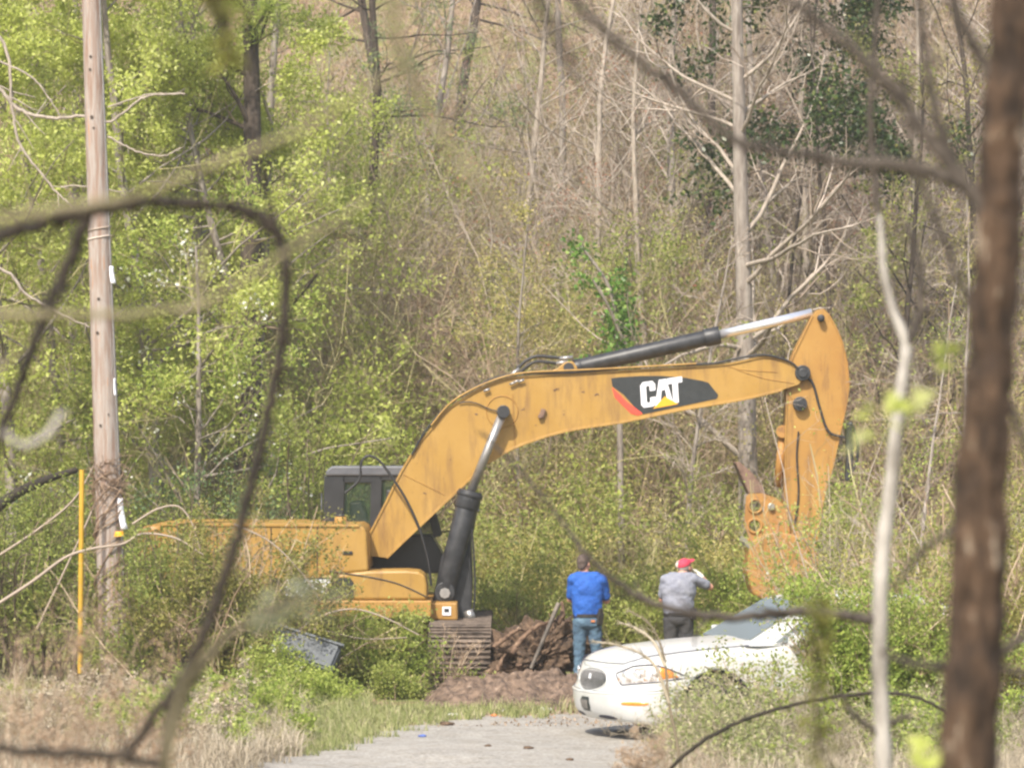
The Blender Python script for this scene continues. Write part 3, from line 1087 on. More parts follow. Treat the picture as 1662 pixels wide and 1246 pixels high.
# wheel arches cut out of the sides
WU = (1.08, 3.95)
cb = bmesh.new()
for u in WU:
    for s in (-1, 1):
        p0, p1 = carpt(u, s * .62, .33), carpt(u, s * 1.2, .33)
        bm_tube(cb, p0, p1, .43, n=48)
cut = finish('cutter', cb, SEAM)
bo = body.modifiers.new('arches', 'BOOLEAN')
bo.object = cut
bo.operation = 'DIFFERENCE'
bo.solver = 'EXACT'
bpy.context.view_layer.update()
me = bpy.data.meshes.new_from_object(body.evaluated_get(bpy.context.evaluated_depsgraph_get()))
body.modifiers.clear()
body.data = me
bpy.data.objects.remove(cut)


def patch(name, a0, a1, lo, hi, m, parent, off=.006, n=24, rows=5):
    """piece lying on the car body between two outline curves lo(x), hi(x), x = 0..1"""
    x = np.linspace(0, 1, n)
    A = a0 + (a1 - a0) * x
    lo_, hi_ = np.array([lo(q) for q in x]), np.array([hi(q) for q in x])
    T = lo_[None] + (hi_ - lo_)[None] * np.linspace(0, 1, rows)[:, None]
    e = np.zeros_like(T); e[0] = e[-1] = 1; e[:, 0] = e[:, -1] = 1
    v = S(np.broadcast_to(A, T.shape), T, off)[0]
    vb = S(np.broadcast_to(A, T.shape), T, -.004)[0]
    v = np.where(e[..., None] > 0, vb, v)
    g = Geo()
    i = np.arange(rows - 1)[:, None] * n + np.arange(n - 1)[None]
    g.add(v, np.stack([i, i + 1, i + n + 1, i + n], -1), m)
    return gchild(g, name, parent, smooth=True)


def seam(a0, a1, tf, r=.004, m=SEAM, name='panel_gap', n=40):
    x = np.linspace(0, 1, n)
    v = S(a0 + (a1 - a0) * x, np.array([tf(q) for q in x]), .001)[0]
    g = Geo()
    tubes(g, v, np.full(n, r), 6, m)
    return gchild(g, name, car, smooth=True)


ov = lambda c, h, p=2.4: (lambda x: c + h * (1 - abs(2 * x - 1) ** p) ** (1 / p))
gr = patch('grille', -.36, .36, ov(.70, -.20), ov(.70, .18), GRILLE, car, off=.004, n=40)
g = Geo()
for x in np.linspace(-.32, .32, 25):
    h = .17 * (1 - abs(x / .36) ** 2.4) ** (1 / 2.4)
    v = S(np.full(8, x), np.linspace(.70 - h * 1.05, .70 + h, 8), .009)[0]
    tubes(g, v, np.full(8, .0035), 4, STEEL)
gchild(g, 'grille_bars', gr, smooth=True)
g = Geo()
x = np.linspace(0, 1, 60)
A = .37 * np.cos(x * 2 * PI); T = .69 + .20 * np.sin(x * 2 * PI)
tubes(g, S(A, T, .004)[0], np.full(60, .010), 8, CARW)
gchild(g, 'grille_surround', gr, smooth=True)
g = Geo()                                  # small ringed badge with three marks
c0 = S(0, .745, .02)[0]
rg = np.array([c0 + LF * .026 * math.cos(t) + np.array([0, 0, .032 * math.sin(t)]) for t in np.linspace(0, 2 * PI, 26)])
tubes(g, rg, np.full(26, .005), 6, CHROME)
for q in (-.012, 0, .012):
    tubes(g, np.array([c0 + LF * (q - .006) + np.array([0, 0, .018]), c0 + LF * (q + .006) - np.array([0, 0, .018])]), np.array([.005, .004]), 6, CHROME)
gchild(g, 'badge', gr, smooth=True)
for s in (1, -1):
    hl = patch('headlight', s * .54, s * 1.04, lambda x: .60 + .03 * x + .08 * (1 - min(x / .18, 1)) ** 2, lambda x: .86 + .04 * x - .10 * (1 - min(x / .22, 1)) ** 2, LAMP, car, off=.012)
    for q, r in ((.64, .055), (.79, .06), (.93, .05)):
        bm = bmesh.new()
        c0 = S(s * q, .745, .004)[0]
        n0 = unit(S(s * q, .745, .05)[0] - c0)
        bm_tube(bm, c0, c0 + n0 * .012, r, r * .75, n=18)
        finish('reflector', bm, CHROME, hl)
    patch('turn_signal', s * 1.04, s * 1.27, lambda x: .64 + .03 * x, lambda x: .86 - .19 * x ** 1.6, AMBER, car, off=.012)
    patch('bumper_lamp', s * .66, s * .98, ov(.315, -.045), ov(.315, .03), AMBER, car, off=.006)
    seam(s * .50, s * 1.32, lambda x: .80 + .10 * min(x * 4, 1) - .50 * max(0, x - .5) ** 1.3, r=.009)
    seam(s * .50, s * 1.30, lambda x: .78 - .18 * min(x * 7, 1) + .05 * x, r=.007)
    seam(s * 1.2, s * 1.5, lambda x: .655 + .0 * x, r=.004)
    # bonnet shut line: from the grille up over the lamps and back along the wing
    x = np.linspace(0, 1, 50)
    uu = np.interp(x, [0, .12, .25, .45, .7, 1], [.08, .11, .22, .62, 1.05, 1.5])
    vv = np.interp(x, [0, .12, .25, .45, .7, 1], [.0, .34, .58, .74, .765, .77])
    _, U, V = S(np.linspace(0, 2.2, 300), 1.0)
    w = np.interp(uu, U, V)
    kk = np.clip(vv / np.maximum(w, .05), 0, 1)
    zz = zs(np.clip(uu - .2, 0, 5)) + .075 * (1 - kk ** 2) * np.clip((uu - .1) * 2.2, .1, 1) + .004
    g = Geo()
    tubes(g, carpt(uu, s * vv, zz), np.full(50, .006), 6, SEAM)
    gchild(g, 'panel_gap', car, smooth=True)
seam(-1.3, 1.3, lambda x: .47, r=.006, m=CARW, name='bumper_strip', n=80)
seam(-1.3, 1.3, lambda x: .50, r=.004, n=80)
pl = patch('front_plate', -.12, .10, lambda x: .13, lambda x: .40, GRILLE, car, off=.02, n=8)
g = Geo()
for q in (-.06, .0, .055):
    v = S(np.linspace(q, q + .02, 6), np.linspace(.19, .34, 6), .024)[0]
    tubes(g, v, np.linspace(.012, .02, 6), 6, STEEL)
gchild(g, 'plate_mark', pl)
patch('lower_intake', .18, .55, ov(.045, -.03), ov(.045, .05), SEAM, car, off=.004)
patch('lower_intake', -.55, -.18, ov(.045, -.03), ov(.045, .05), SEAM, car, off=.004)
# greenhouse
GL = [(1.42, .70, .965), (1.55, .72, .97), (2.35, .60, 1.40), (2.65, .58, 1.44), (3.4, .57, 1.445), (3.75, .58, 1.40), (4.45, .66, 1.02), (4.5, .66, .99)]
g = Geo()
rows = []
for u, w, z in GL:
    rows.append([carpt(u, v, z + .03 * (1 - (v / w) ** 2) * (1 if z > 1.2 else .3) - (.02 if abs(v) == w else 0)) for v in (-w, -w * .9, -w * .5, 0, w * .5, w * .9, w)])
rows = np.array(rows)
i = np.arange(len(GL) - 1)[:, None] * 7 + np.arange(6)[None]
g.add(rows, np.stack([i, i + 1, i + 8, i + 7], -1), CARW)
for s in (0, 6):                             # side skins down to the belt line
    low = np.array([carpt(u, (w + .17 - .06 * (z > 1.2)) * (-1 if s == 0 else 1) if z < 1.2 else .80 * (-1 if s == 0 else 1), .96) for u, w, z in GL])
    e = np.stack([rows[:, s], low], 1)
    q = np.arange(len(GL) - 1)[:, None] * 2
    g.add(e, np.concatenate([q, q + 1, q + 3, q + 2], 1), CARW)
gh = gchild(g, 'roof', car)


def panel(name, quad, m, parent, th=.008):
    a = [np.array(p) for p in quad]
    n = unit(np.cross(a[1] - a[0], a[2] - a[0]))
    if n[2] < 0: n = -n
    bm = bmesh.new()
    bm_prism(bm, [p - n * .002 for p in a], n * th)
    return finish(name, bm, m, parent)


panel('windscreen', [carpt(1.60, -.60, 1.0), carpt(1.60, .60, 1.0), carpt(2.30, .50, 1.385), carpt(2.30, -.50, 1.385)], CARGLASS, gh, .02)
panel('rear_window', [carpt(3.85, -.5, 1.37), carpt(3.85, .5, 1.37), carpt(4.38, .56, 1.08), carpt(4.38, -.56, 1.08)], CARGLASS, gh, .02)
for s in (1, -1):
    for (u0, u1, v0, v1) in ((1.78, 2.75, 2.35, 2.75), (2.82, 3.95, 2.82, 3.6)):
        q = [carpt(u0, s * .815, .985), carpt(u1, s * .815, .985), carpt(v1, s * .63, 1.36), carpt(v0, s * .645, 1.33)]
        n = LF * s * .02
        bm = bmesh.new()
        bm_prism(bm, [p - n * .8 for p in q], n * 2)
        finish('window', bm, CARGLASS, gh)
    bm = bmesh.new()
    c0 = carpt(1.95, s * .97, 1.02)
    bm_box(bm, c0, (.12, .22, .14), Matrix.Rotation(TH, 3, 'Z'))
    bm_tube(bm, c0, carpt(1.95, s * .8, .98), .025)
    finish('wing_mirror', bm, CARW, car, bevel=.03)
g = Geo()
for q in (-1, 1):
    v = np.array([carpt(1.52, q * .55 - .45, .985), carpt(1.60, q * .1 - .1, 1.01)])
    tubes(g, v, np.array([.008, .006]), 6, BLACK)
gchild(g, 'wiper', car)
for u in WU:
    for s in (-1, 1):
        bm = bmesh.new()
        bm_tube(bm, carpt(u, s * .70, .325), carpt(u, s * .90, .325), .345, n=36)
        o = finish('wheel', bm, TYRE, car, bevel=.03)
        bm = bmesh.new()
        bm_tube(bm, carpt(u, s * .88, .325), carpt(u, s * .908, .325), .20, .18, n=30)
        for q in range(8):
            t = q * PI / 4
            c0 = carpt(u + .11 * math.cos(t), s * .91, .325 + .11 * math.sin(t))
            bm_tube(bm, c0, c0 + LF * s * .012, .03, n=10)
        finish('rim', bm, ALLOY, o)
        bm = bmesh.new()
        bm_tube(bm, carpt(u, s * .60, .34), carpt(u, s * .64, .34), .40, n=30)
        finish('wheel_liner', bm, SEAM, car)


# ------------------------------------------------------------------ people
def blob(name, shapes, m, parent, voxel=.008, smooth=6, keep=None, wr=0.0):
    """one continuous skin round tapered limbs and rounded masses"""
    bm = bmesh.new()
    for sh in shapes:
        if sh[0] == 'c':                       # limb: p0, p1, r0, r1, flatten
            _, p0, p1, r0, r1 = sh[:5]
            fl = sh[5] if len(sh) > 5 else 1.0
            p0, p1 = Vector(p0), Vector(p1)
            d = (p1 - p0)
            L = d.length
            q = d.to_track_quat('Z', 'X').to_matrix() if fl == 1.0 else None
            if q is None:
                z = d.normalized(); x = Vector((0, 1, 0)).cross(z).normalized(); y = z.cross(x)
                q = Matrix((x, y, z)).transposed()
            n, ringn = 16, []
            st = [(-r0 * math.cos(t), r0 * math.sin(t)) for t in np.linspace(.25, PI / 2, 5)] + [(L + r1 * math.cos(t), r1 * math.sin(t)) for t in np.linspace(PI / 2, .25, 5)]
            for h, r in st:
                ringn.append([bm.verts.new(p0 + q @ Vector((r * math.cos(a), r * fl * math.sin(a), h))) for a in [2 * PI * i / n for i in range(n)]])
            for A, B in zip(ringn, ringn[1:]):
                for i in range(n):
                    bm.faces.new([A[i], A[(i + 1) % n], B[(i + 1) % n], B[i]])
            bm.faces.new(ringn[0][::-1]); bm.faces.new(ringn[-1])
        else:                                   # rounded mass: centre, radii, rotation
            _, c, r = sh[:3]
            R = sh[3] if len(sh) > 3 else Matrix.Identity(3)
            M = Matrix.Translation(Vector(c)) @ R.to_4x4() @ Matrix.Diagonal((*r, 1))
            bmesh.ops.create_uvsphere(bm, u_segments=20, v_segments=14, radius=1, matrix=M)
    o = finish(name, bm, m)
    rm = o.modifiers.new('r', 'REMESH'); rm.mode = 'VOXEL'; rm.voxel_size = voxel; rm.use_smooth_shade = True
    sm = o.modifiers.new('s', 'SMOOTH'); sm.iterations = smooth; sm.factor = .5
    bpy.context.view_layer.update()
    me = bpy.data.meshes.new_from_object(o.evaluated_get(bpy.context.evaluated_depsgraph_get()))
    o.modifiers.clear()
    o.data = me
    if keep:
        bm = bmesh.new(); bm.from_mesh(me)
        bmesh.ops.delete(bm, geom=[v for v in bm.verts if not keep(v.co)], context='VERTS')
        bm.to_mesh(me); bm.free()
    if wr:
        vs = [v.co.copy() for v in me.vertices]; ns = [v.normal.copy() for v in me.vertices]
        for v, c, n in zip(me.vertices, vs, ns):
            q_ = Vector((c.x * 9 + c.z * 5, c.y * 9, c.z * 13 - c.x * 6))
            v.co = c + n * wr * (mnoise.noise(q_) + .5 * mnoise.noise(q_ * 2.1))
    for p in me.polygons: p.use_smooth = True
    if not me.materials: me.materials.append(m)
    o.parent = parent
    return o


SKIN = mat('skin', (.50, .25, .17), (.60, .33, .23), 14, .55)
HAIR = mat('brown_grey_hair', (.045, .03, .024), (.13, .095, .08), 40, .7, bump=.4)
HAIRG = mat('grey_hair', (.22, .19, .17), (.36, .33, .30), 40, .7)
BLUE = mat('blue_polo', (.012, .078, .34), (.018, .105, .42), 9, .8, bump=.5, bscale=7)
DENIM = mat('denim', (.045, .085, .14), (.085, .15, .21), 10, .9, bump=.6, bscale=9, c3=(.14, .21, .27))
GREYP = mat('grey_polo', (.19, .20, .25), (.26, .27, .32), 9, .85, bump=.5, bscale=7)
DARKT = mat('dark_trousers', (.03, .03, .034), (.055, .052, .052), 9, .85, bump=.4, bscale=9)
LEATHER = mat('black_leather', (.015, .014, .014), (.035, .03, .03), 20, .5)
CAPRED = mat('red_cap', (.50, .035, .075), (.60, .06, .10), 14, .8)
CAPMIX = mat('patterned_cap_side', (.12, .10, .16), (.62, .56, .44), 26, .8, lo=.45, hi=.55)
GLOVE = mat('pale_glove', (.52, .50, .42), (.68, .66, .56), 20, .8)
EYEM = mat('eye', (.05, .04, .04), rough=.2)


def head_shapes(c, rz, pitch=0.0, tilt=0.0, face=(0, 1)):
    """c = skull centre; the face looks along +Y turned by rz"""
    R = Matrix.Rotation(rz, 3, 'Z') @ Matrix.Rotation(-pitch, 3, 'X') @ Matrix.Rotation(tilt, 3, 'Y')
    q = lambda x, y, z: Vector(c) + R @ Vector((x, y, z))
    sh = [('e', q(0, -.01, .02), (.076, .096, .098), R), ('e', q(0, .03, -.045), (.062, .068, .075), R), ('e', q(0, .066, -.09), (.032, .028, .026), R),
          ('e', q(0, .098, -.022), (.013, .018, .022), R), ('e', q(0, .086, .02), (.05, .014, .011), R),
          ('e', q(0, .087, -.062), (.026, .011, .006), R), ('e', q(0, .085, -.072), (.023, .011, .006), R),
          ('e', q(.080, -.005, -.01), (.010, .02, .032), R), ('e', q(-.080, -.005, -.01), (.010, .02, .032), R),
          ('e', q(.05, .06, -.03), (.022, .025, .022), R), ('e', q(-.05, .06, -.03), (.022, .025, .022), R)]
    eyes = [q(.031, .083, .004), q(-.031, .083, .004)]
    return sh, q, R, eyes


def hand_shapes(w, d, n, s=1, curl=.6):
    """w = wrist, d = direction of the palm, n = palm normal; five fingers"""
    w, d, n = Vector(w), Vector(d).normalized(), Vector(n).normalized()
    x = d.cross(n).normalized() * s
    n = x.cross(d).normalized() * s
    sh = [('c', w, w + d * .05, .026, .03, .8), ('e', w + d * .055, (.040, .016, .046), Matrix((x, n, d)).transposed())]
    for k, L in enumerate((.070, .078, .072, .056)):
        b = w + d * .09 + x * (-.030 + .020 * k)
        dd = (d + x * (-.12 + .08 * k)).normalized()
        m1 = b + (dd * math.cos(curl * .5) + n * math.sin(curl * .5)) * L * .5
        m2 = m1 + (dd * math.cos(curl * 1.4) + n * math.sin(curl * 1.4)) * L * .5
        sh += [('c', b - d * .012, m1, .0105, .009), ('c', m1, m2, .009, .0075)]
    tb = w + d * .03 - x * .03
    t1 = tb + (d * .6 - x * .7 + n * .35).normalized() * .035
    t2 = t1 + (d * .85 - x * .2 + n * .45).normalized() * .03
    sh += [('c', tb, t1, .014, .012), ('c', t1, t2, .012, .009)]
    return sh


# man in the blue shirt, seen from behind, arms folded in front of him
py = 48.7
pm = empty('person', (P(953, 1120, py)[0], py, 0), 'man in blue polo shirt and jeans standing with folded arms, back turned', 'person')
hs, q, R, eyes = head_shapes((-.045, .02, 1.675), -.5, .03)
shl, shr = (-.185, 0, 1.47), (.20, .0, 1.46)
ell, elr = (-.225, .10, 1.20), (.265, .12, 1.18)
wrl, wrr = (.02, .26, 1.20), (.03, .23, 1.255)
body_sh = hs + [('c', (-.035, .0, 1.50), (-.042, .02, 1.60), .062, .056), ('c', (-.17, -.01, 1.46), (.17, -.01, 1.46), .065, .065),
                ('e', (0, 0, 1.32), (.17, .105, .20)), ('e', (0, .0, 1.08), (.15, .10, .16)), ('e', (0, -.01, .93), (.165, .105, .12)),
                ('c', shl, ell, .055, .042), ('c', shr, elr, .055, .043), ('c', ell, wrl, .042, .028), ('c', elr, wrr, .043, .028),
                ('c', (-.09, 0, .92), (-.10, .01, .50), .085, .055), ('c', (-.10, .01, .50), (-.115, -.02, .09), .055, .036),
                ('c', (.09, 0, .92), (.12, .02, .50), .085, .055), ('c', (.12, .02, .50), (.155, -.01, .09), .055, .036),
                ('c', (-.115, -.03, .05), (-.13, .15, .035), .042, .035, .8), ('c', (.155, -.02, .05), (.185, .15, .035), .042, .035, .8)]
body_sh += hand_shapes(wrl, (.95, -.2, .0), (0, -1, .2), 1, .5) + hand_shapes(wrr, (-.95, .0, -.05), (0, 1, 0), 1, .6)
bd = blob('body', body_sh, SKIN, pm, voxel=.007, smooth=5)
blob('hair', [('e', q(0, -.018, .032), (.083, .098, .10), R), ('e', q(0, -.07, -.03), (.060, .035, .055), R)], HAIR, bd, voxel=.008, smooth=3,
     keep=lambda c: (R.inverted() @ (c - Vector((-.045, .02, 1.675)))).y < .055)
for e in eyes:
    bm = bmesh.new(); bmesh.ops.create_uvsphere(bm, u_segments=10, v_segments=8, radius=.011, matrix=Matrix.Translation(e))
    finish('eye', bm, EYEM).parent = bd
blob('shirt', [('c', (-.17, -.005, 1.465), (.17, -.005, 1.46), .085, .085), ('c', (-.12, -.005, 1.49), (.12, -.005, 1.49), .08, .08), ('e', (0, -.005, 1.34), (.215, .145, .22)), ('e', (0, -.01, 1.16), (.18, .142, .28)), ('c', (-.09, 0, 1.30), (-.085, -.005, 1.02), .125, .105, 1.0),
               ('c', (.09, 0, 1.30), (.085, -.005, 1.02), .125, .105, 1.0), ('c', (-.10, -.005, 1.0), (.10, -.005, 1.0), .088, .088, 1.2), ('e', (0, -.03, 1.02), (.17, .10, .07)),
               ('c', shl, (-.215, .075, 1.25), .074, .062), ('c', shr, (.252, .09, 1.235), .074, .062), ('c', (-.037, .005, 1.53), (-.04, .012, 1.575), .082, .068)],
     BLUE, bd, voxel=.009, smooth=7, wr=.007, keep=lambda c: c.z < 1.572)
blob('jeans', [('e', (0, -.005, .93), (.185, .13, .125)), ('c', (-.085, -.03, .90), (.085, -.03, .90), .10, .10), ('c', (-.09, 0, .90), (-.105, .01, .50), .105, .073), ('c', (-.105, .01, .50), (-.12, -.02, .08), .073, .062),
               ('c', (.09, 0, .90), (.125, .02, .50), .105, .073), ('c', (.125, .02, .50), (.16, -.01, .08), .073, .062)], DENIM, bd, voxel=.009, smooth=4, wr=.012,
     keep=lambda c: .05 < c.z < 1.01)
blob('shoe', [('c', (-.12, -.04, .05), (-.135, .16, .04), .05, .042, .85)], LEATHER, bd, .008, 3)
blob('shoe', [('c', (.16, -.03, .05), (.19, .16, .04), .05, .042, .85)], LEATHER, bd, .008, 3)
bt = bmesh.new()
rg0 = [Vector((.188 * math.cos(t), -.005 + .135 * math.sin(t), .975)) for t in np.linspace(0, 2 * PI, 32, endpoint=False)]
lo_ = [bt.verts.new(v) for v in rg0]; hi_ = [bt.verts.new(v + Vector((0, 0, .04))) for v in rg0]
for i in range(32): bt.faces.new([lo_[i], lo_[(i + 1) % 32], hi_[(i + 1) % 32], hi_[i]])
b_ = finish('belt', bt, LEATHER); b_.parent = bd
so = b_.modifiers.new('s', 'SOLIDIFY'); so.thickness = .012
bm = bmesh.new()
bm_box(bm, (.165, -.10, .955), (.09, .055, .17), Matrix.Rotation(.15, 3, 'Y') @ Matrix.Rotation(.6, 3, 'Z'))
bm_box(bm, (.175, -.105, 1.05), (.07, .04, .08), Matrix.Rotation(.15, 3, 'Y') @ Matrix.Rotation(.6, 3, 'Z'))
finish('holster', bm, LEATHER, bevel=.015).parent = bd
bm = bmesh.new()
bm_box(bm, (.075, -.142, .925), (.055, .012, .03))
finish('patch', bm, mat('tan_leather_patch', (.45, .16, .06)), bevel=.004).parent = bd

# man in the grey shirt and red cap, hands raised to his bowed head
py2 = 49.3
pm2 = empty('person', (P(1102, 1118, py2)[0], py2, 0), 'man in grey polo and red cap raising one gloved hand to his bowed head', 'person')
hc = (.085, .08, 1.60)
hs, q, R, eyes = head_shapes(hc, -.7, -.35)
shl, shr = (-.175, 0, 1.44), (.185, .0, 1.45)
ell, elr = (-.225, .10, 1.17), (.425, .13, 1.335)
wrl, wrr = (.02, .30, 1.20), (.27, .20, 1.51)
body_sh = hs + [('c', (.02, .0, 1.46), (.065, .045, 1.55), .065, .06), ('c', (-.15, -.01, 1.43), (.16, -.01, 1.44), .065, .065),
                ('e', (0, 0, 1.30), (.18, .115, .20)), ('e', (0, .0, 1.08), (.17, .115, .16)), ('e', (0, -.01, .93), (.17, .11, .12)),
                ('c', shl, ell, .058, .044), ('c', shr, elr, .058, .045), ('c', ell, wrl, .044, .03), ('c', elr, wrr, .045, .03),
                ('c', (-.09, 0, .92), (-.11, .01, .50), .09, .058), ('c', (-.11, .01, .50), (-.12, -.02, .09), .058, .038),
                ('c', (.09, 0, .92), (.11, .02, .50), .09, .058), ('c', (.11, .02, .50), (.13, -.01, .09), .058, .038),
                ('c', (-.12, -.03, .05), (-.14, .15, .035), .042, .035, .8), ('c', (.13, -.02, .05), (.16, .15, .035), .042, .035, .8)]
hR = hand_shapes(wrr, (-.75, .0, .55), (-.5, -.2, -.8), 1, .7)
hL = hand_shapes(wrl, (.9, .1, .3), (0, -1, .2), 1, .6)
bd2 = blob('body', body_sh + hR + hL, SKIN, pm2, voxel=.007, smooth=5)
grow_h = lambda hh: [(s[0], s[1], s[2], s[3] + .004, s[4] + .004, *s[5:]) if s[0] == 'c' else (s[0], s[1], tuple(v + .004 for v in s[2]), *s[3:]) for s in hh]
blob('glove', grow_h(hR) + [('c', Vector(wrr) + (Vector(elr) - Vector(wrr)) * .25, wrr, .042, .036)], GLOVE, bd2, .006, 3)
blob('glove', grow_h(hL) + [('c', Vector(wrl) + (Vector(ell) - Vector(wrl)) * .25, wrl, .042, .036)], GLOVE, bd2, .006, 3)
blob('hair', [('e', q(0, -.02, .01), (.081, .095, .085), R)], HAIRG, bd2, .008, 3, keep=lambda c: (R.inverted() @ (c - Vector(hc))).y < .04)
cap = blob('cap', [('e', q(0, -.008, .052), (.090, .108, .075), R)], CAPRED, bd2, .008, 3, keep=lambda c: (R.inverted() @ (c - Vector(hc))).z > .035)
blob('cap_brim', [('e', q(0, .13, .045), (.068, .075, .010), R)], CAPRED, cap, .006, 2)
blob('cap_back', [('e', q(-.048, -.035, .055), (.05, .082, .06), R)], CAPMIX, cap, .008, 2)
for e in eyes:
    bm = bmesh.new(); bmesh.ops.create_uvsphere(bm, u_segments=10, v_segments=8, radius=.011, matrix=Matrix.Translation(e))
    finish('eye', bm, EYEM).parent = bd2
blob('shirt', [('c', (-.155, -.005, 1.435), (.165, -.005, 1.445), .088, .088), ('c', (-.09, -.005, 1.46), (.13, -.005, 1.47), .085, .085), ('e', (-.005, -.005, 1.30), (.24, .155, .24)), ('e', (-.01, -.01, 1.14), (.215, .155, .28)), ('c', (-.09, 0, 1.28), (-.095, -.005, 1.03), .13, .12, 1.0),
               ('c', (.08, 0, 1.28), (.075, -.005, 1.03), .13, .12, 1.0), ('c', (-.11, -.005, 1.0), (.09, -.005, 1.0), .095, .095, 1.2), ('e', (0, -.03, 1.03), (.19, .11, .07)),
               ('c', shl, (-.215, .07, 1.24), .076, .066), ('c', shr, (.36, .08, 1.37), .080, .07), ('c', (.025, .0, 1.48), (.05, .03, 1.52), .085, .072)],
     GREYP, bd2, voxel=.009, smooth=7, wr=.007, keep=lambda c: c.z < 1.545)
blob('trousers', [('e', (-.01, -.005, .92), (.20, .14, .13)), ('c', (-.10, 0, .90), (-.115, .01, .50), .115, .08), ('c', (-.115, .01, .50), (-.125, -.02, .08), .08, .066),
                  ('c', (.085, 0, .90), (.11, .02, .50), .115, .08), ('c', (.11, .02, .50), (.135, -.01, .08), .08, .066)], DARKT, bd2, voxel=.009, smooth=4, wr=.007,
     keep=lambda c: .05 < c.z < 1.01)
blob('shoe', [('c', (-.125, -.04, .05), (-.145, .16, .04), .05, .042, .85)], LEATHER, bd2, .008, 3)
blob('shoe', [('c', (.135, -.03, .05), (.165, .16, .04), .05, .042, .85)], LEATHER, bd2, .008, 3)
bm = bmesh.new()
bm_box(bm, (.185, -.09, .99), (.08, .06, .16), Matrix.Rotation(.1, 3, 'Y') @ Matrix.Rotation(.6, 3, 'Z'))
finish('holster', bm, LEATHER, bevel=.015).parent = bd2
bt = bmesh.new()
rg0 = [Vector((-.01 + .20 * math.cos(t), -.005 + .145 * math.sin(t), .965)) for t in np.linspace(0, 2 * PI, 32, endpoint=False)]
lo_ = [bt.verts.new(v) for v in rg0]; hi_ = [bt.verts.new(v + Vector((0, 0, .04))) for v in rg0]
for i in range(32): bt.faces.new([lo_[i], lo_[(i + 1) % 32], hi_[(i + 1) % 32], hi_[i]])
b_ = finish('belt', bt, LEATHER); b_.parent = bd2
so = b_.modifiers.new('s', 'SOLIDIFY'); so.thickness = .012

# ------------------------------------------------------------------ utility pole
WOOD = mat('weathered_pole_wood', (.25, .155, .11), (.36, .32, .29), 6, .85, bump=.5, stretch=(3, 3, .25), c3=(.40, .22, .13), lo=.35, hi=.6)
PAPER = mat('white_paper', (.78, .78, .82), rough=.7)
PY = 48.3
pl = empty('utility_pole', P(186, 1124, PY), 'tall weathered wooden utility pole leaning slightly left beside the yellow marker', 'utility pole')
base, top = P(187, 1130, PY), P(144, -120, PY)
N = 60
t = np.linspace(0, 1, N)[:, None]
pts = base * (1 - t) + top * t + rng.normal(0, .0015, (N, 3))
g = Geo()
tubes(g, pts, np.linspace(.195, .115, N), 28, WOOD)
shaft = gchild(g, 'shaft', pl, smooth=True)
bp = lambda py_: base + (top - base) * ((1130 - py_) / 1250)
br = lambda py_: .195 - .08 * (1130 - py_) / 1250
g = Geo()
lp = [bp(y) + np.array([br(y) * .93, -br(y) * .45, 0]) for y in np.linspace(-60, 1120, 40)]
tubes(g, np.array(lp), np.full(40, .012), 6, STEEL)
gchild(g, 'ground_wire', pl)
g = Geo()
for y in (372, 386):
    rg = np.array([bp(y) + np.array([(br(y) + .004) * math.cos(t), (br(y) + .004) * math.sin(t), .03 * math.cos(t)]) for t in np.linspace(0, 2 * PI, 24)])
    tubes(g, rg, np.full(24, .012), 6, W_PALE)
gchild(g, 'strap', pl)
g = Geo()
for (x, y, r) in ((147, 92, .018), (146, 113, .016), (149, 190, .022), (152, 208, .016), (160, 485, .02), (158, 540, .02), (163, 690, .016), (176, 672, .012)):
    c0 = P(x, y, PY - br(y) * 1.0)
    tubes(g, np.array([c0 - np.array([0, .01, 0]), c0 + np.array([0, .03, 0])]), np.array([r, r]), 10, B_DARK, cap=True)
gchild(g, 'knot', pl)


def paper(px, py_, w, h, Y, bend, name='paper_notice', parent=None, m=PAPER):
    g = Geo()
    n = 7
    c0 = P(px, py_, Y)
    s = Y / FPX
    v = []
    for i in range(n):
        f = i / (n - 1)
        for j in (-.5, .5):
            v.append(c0 + np.array([j * w * s * (1 + .3 * f) + bend * f * f * s, -.01 - .05 * f * f + .03 * j, -f * h * s]))
    g.add(v, [[2 * i, 2 * i + 1, 2 * i + 3, 2 * i + 2] for i in range(n - 1)], m)
    o = gchild(g, name, parent)
    so = o.modifiers.new('s', 'SOLIDIFY'); so.thickness = .004
    return o


for a in ((181, 432, 6, 28, 4, 5), (186, 614, 3, 28, 2, 3), (195, 808, 8, 50, 8, 9)):
    o = paper(a[0], a[1], a[2], a[3], PY - br(a[1]) * .6, a[4], parent=pl)
paper(194, 862, 12, 8, PY - .18, 0, 'yellow_tag', pl, YELV)
# dead vine wound round the pole
g = Geo()
for k in range(9):
    tt = np.linspace(0, 1, 60)
    y0, y1, ph, tn = rng.uniform(990, 1110), rng.uniform(750, 800), rng.uniform(0, 6.3), rng.uniform(1.2, 3)
    yy = y0 + (y1 - y0) * tt
    r = br(900) + .02 + .02 * np.sin(tt * 25 + k)
    v = np.array([bp(y) + np.array([rr_ * math.cos(ph + tn * 6.28 * q), rr_ * math.sin(ph + tn * 6.28 * q), 0]) for y, rr_, q in zip(yy, r, tt)])
    tubes(g, v, np.full(60, rng.uniform(.005, .012)), 5, W_TAN, tint=rng.uniform(0, .35))
cc = np.array([bp(y) for y in rng.normal(785, 18, 260)]) + rng.normal(0, .09, (260, 3)) + np.array([0, -.12, 0])
st = np.array([bp(y) for y in np.clip(rng.normal(785, 22, 500), 745, 990)])
th = rng.uniform(0, 6.28, 500)
st = st + np.stack([np.cos(th), np.sin(th), np.zeros(500)], 1) * .17
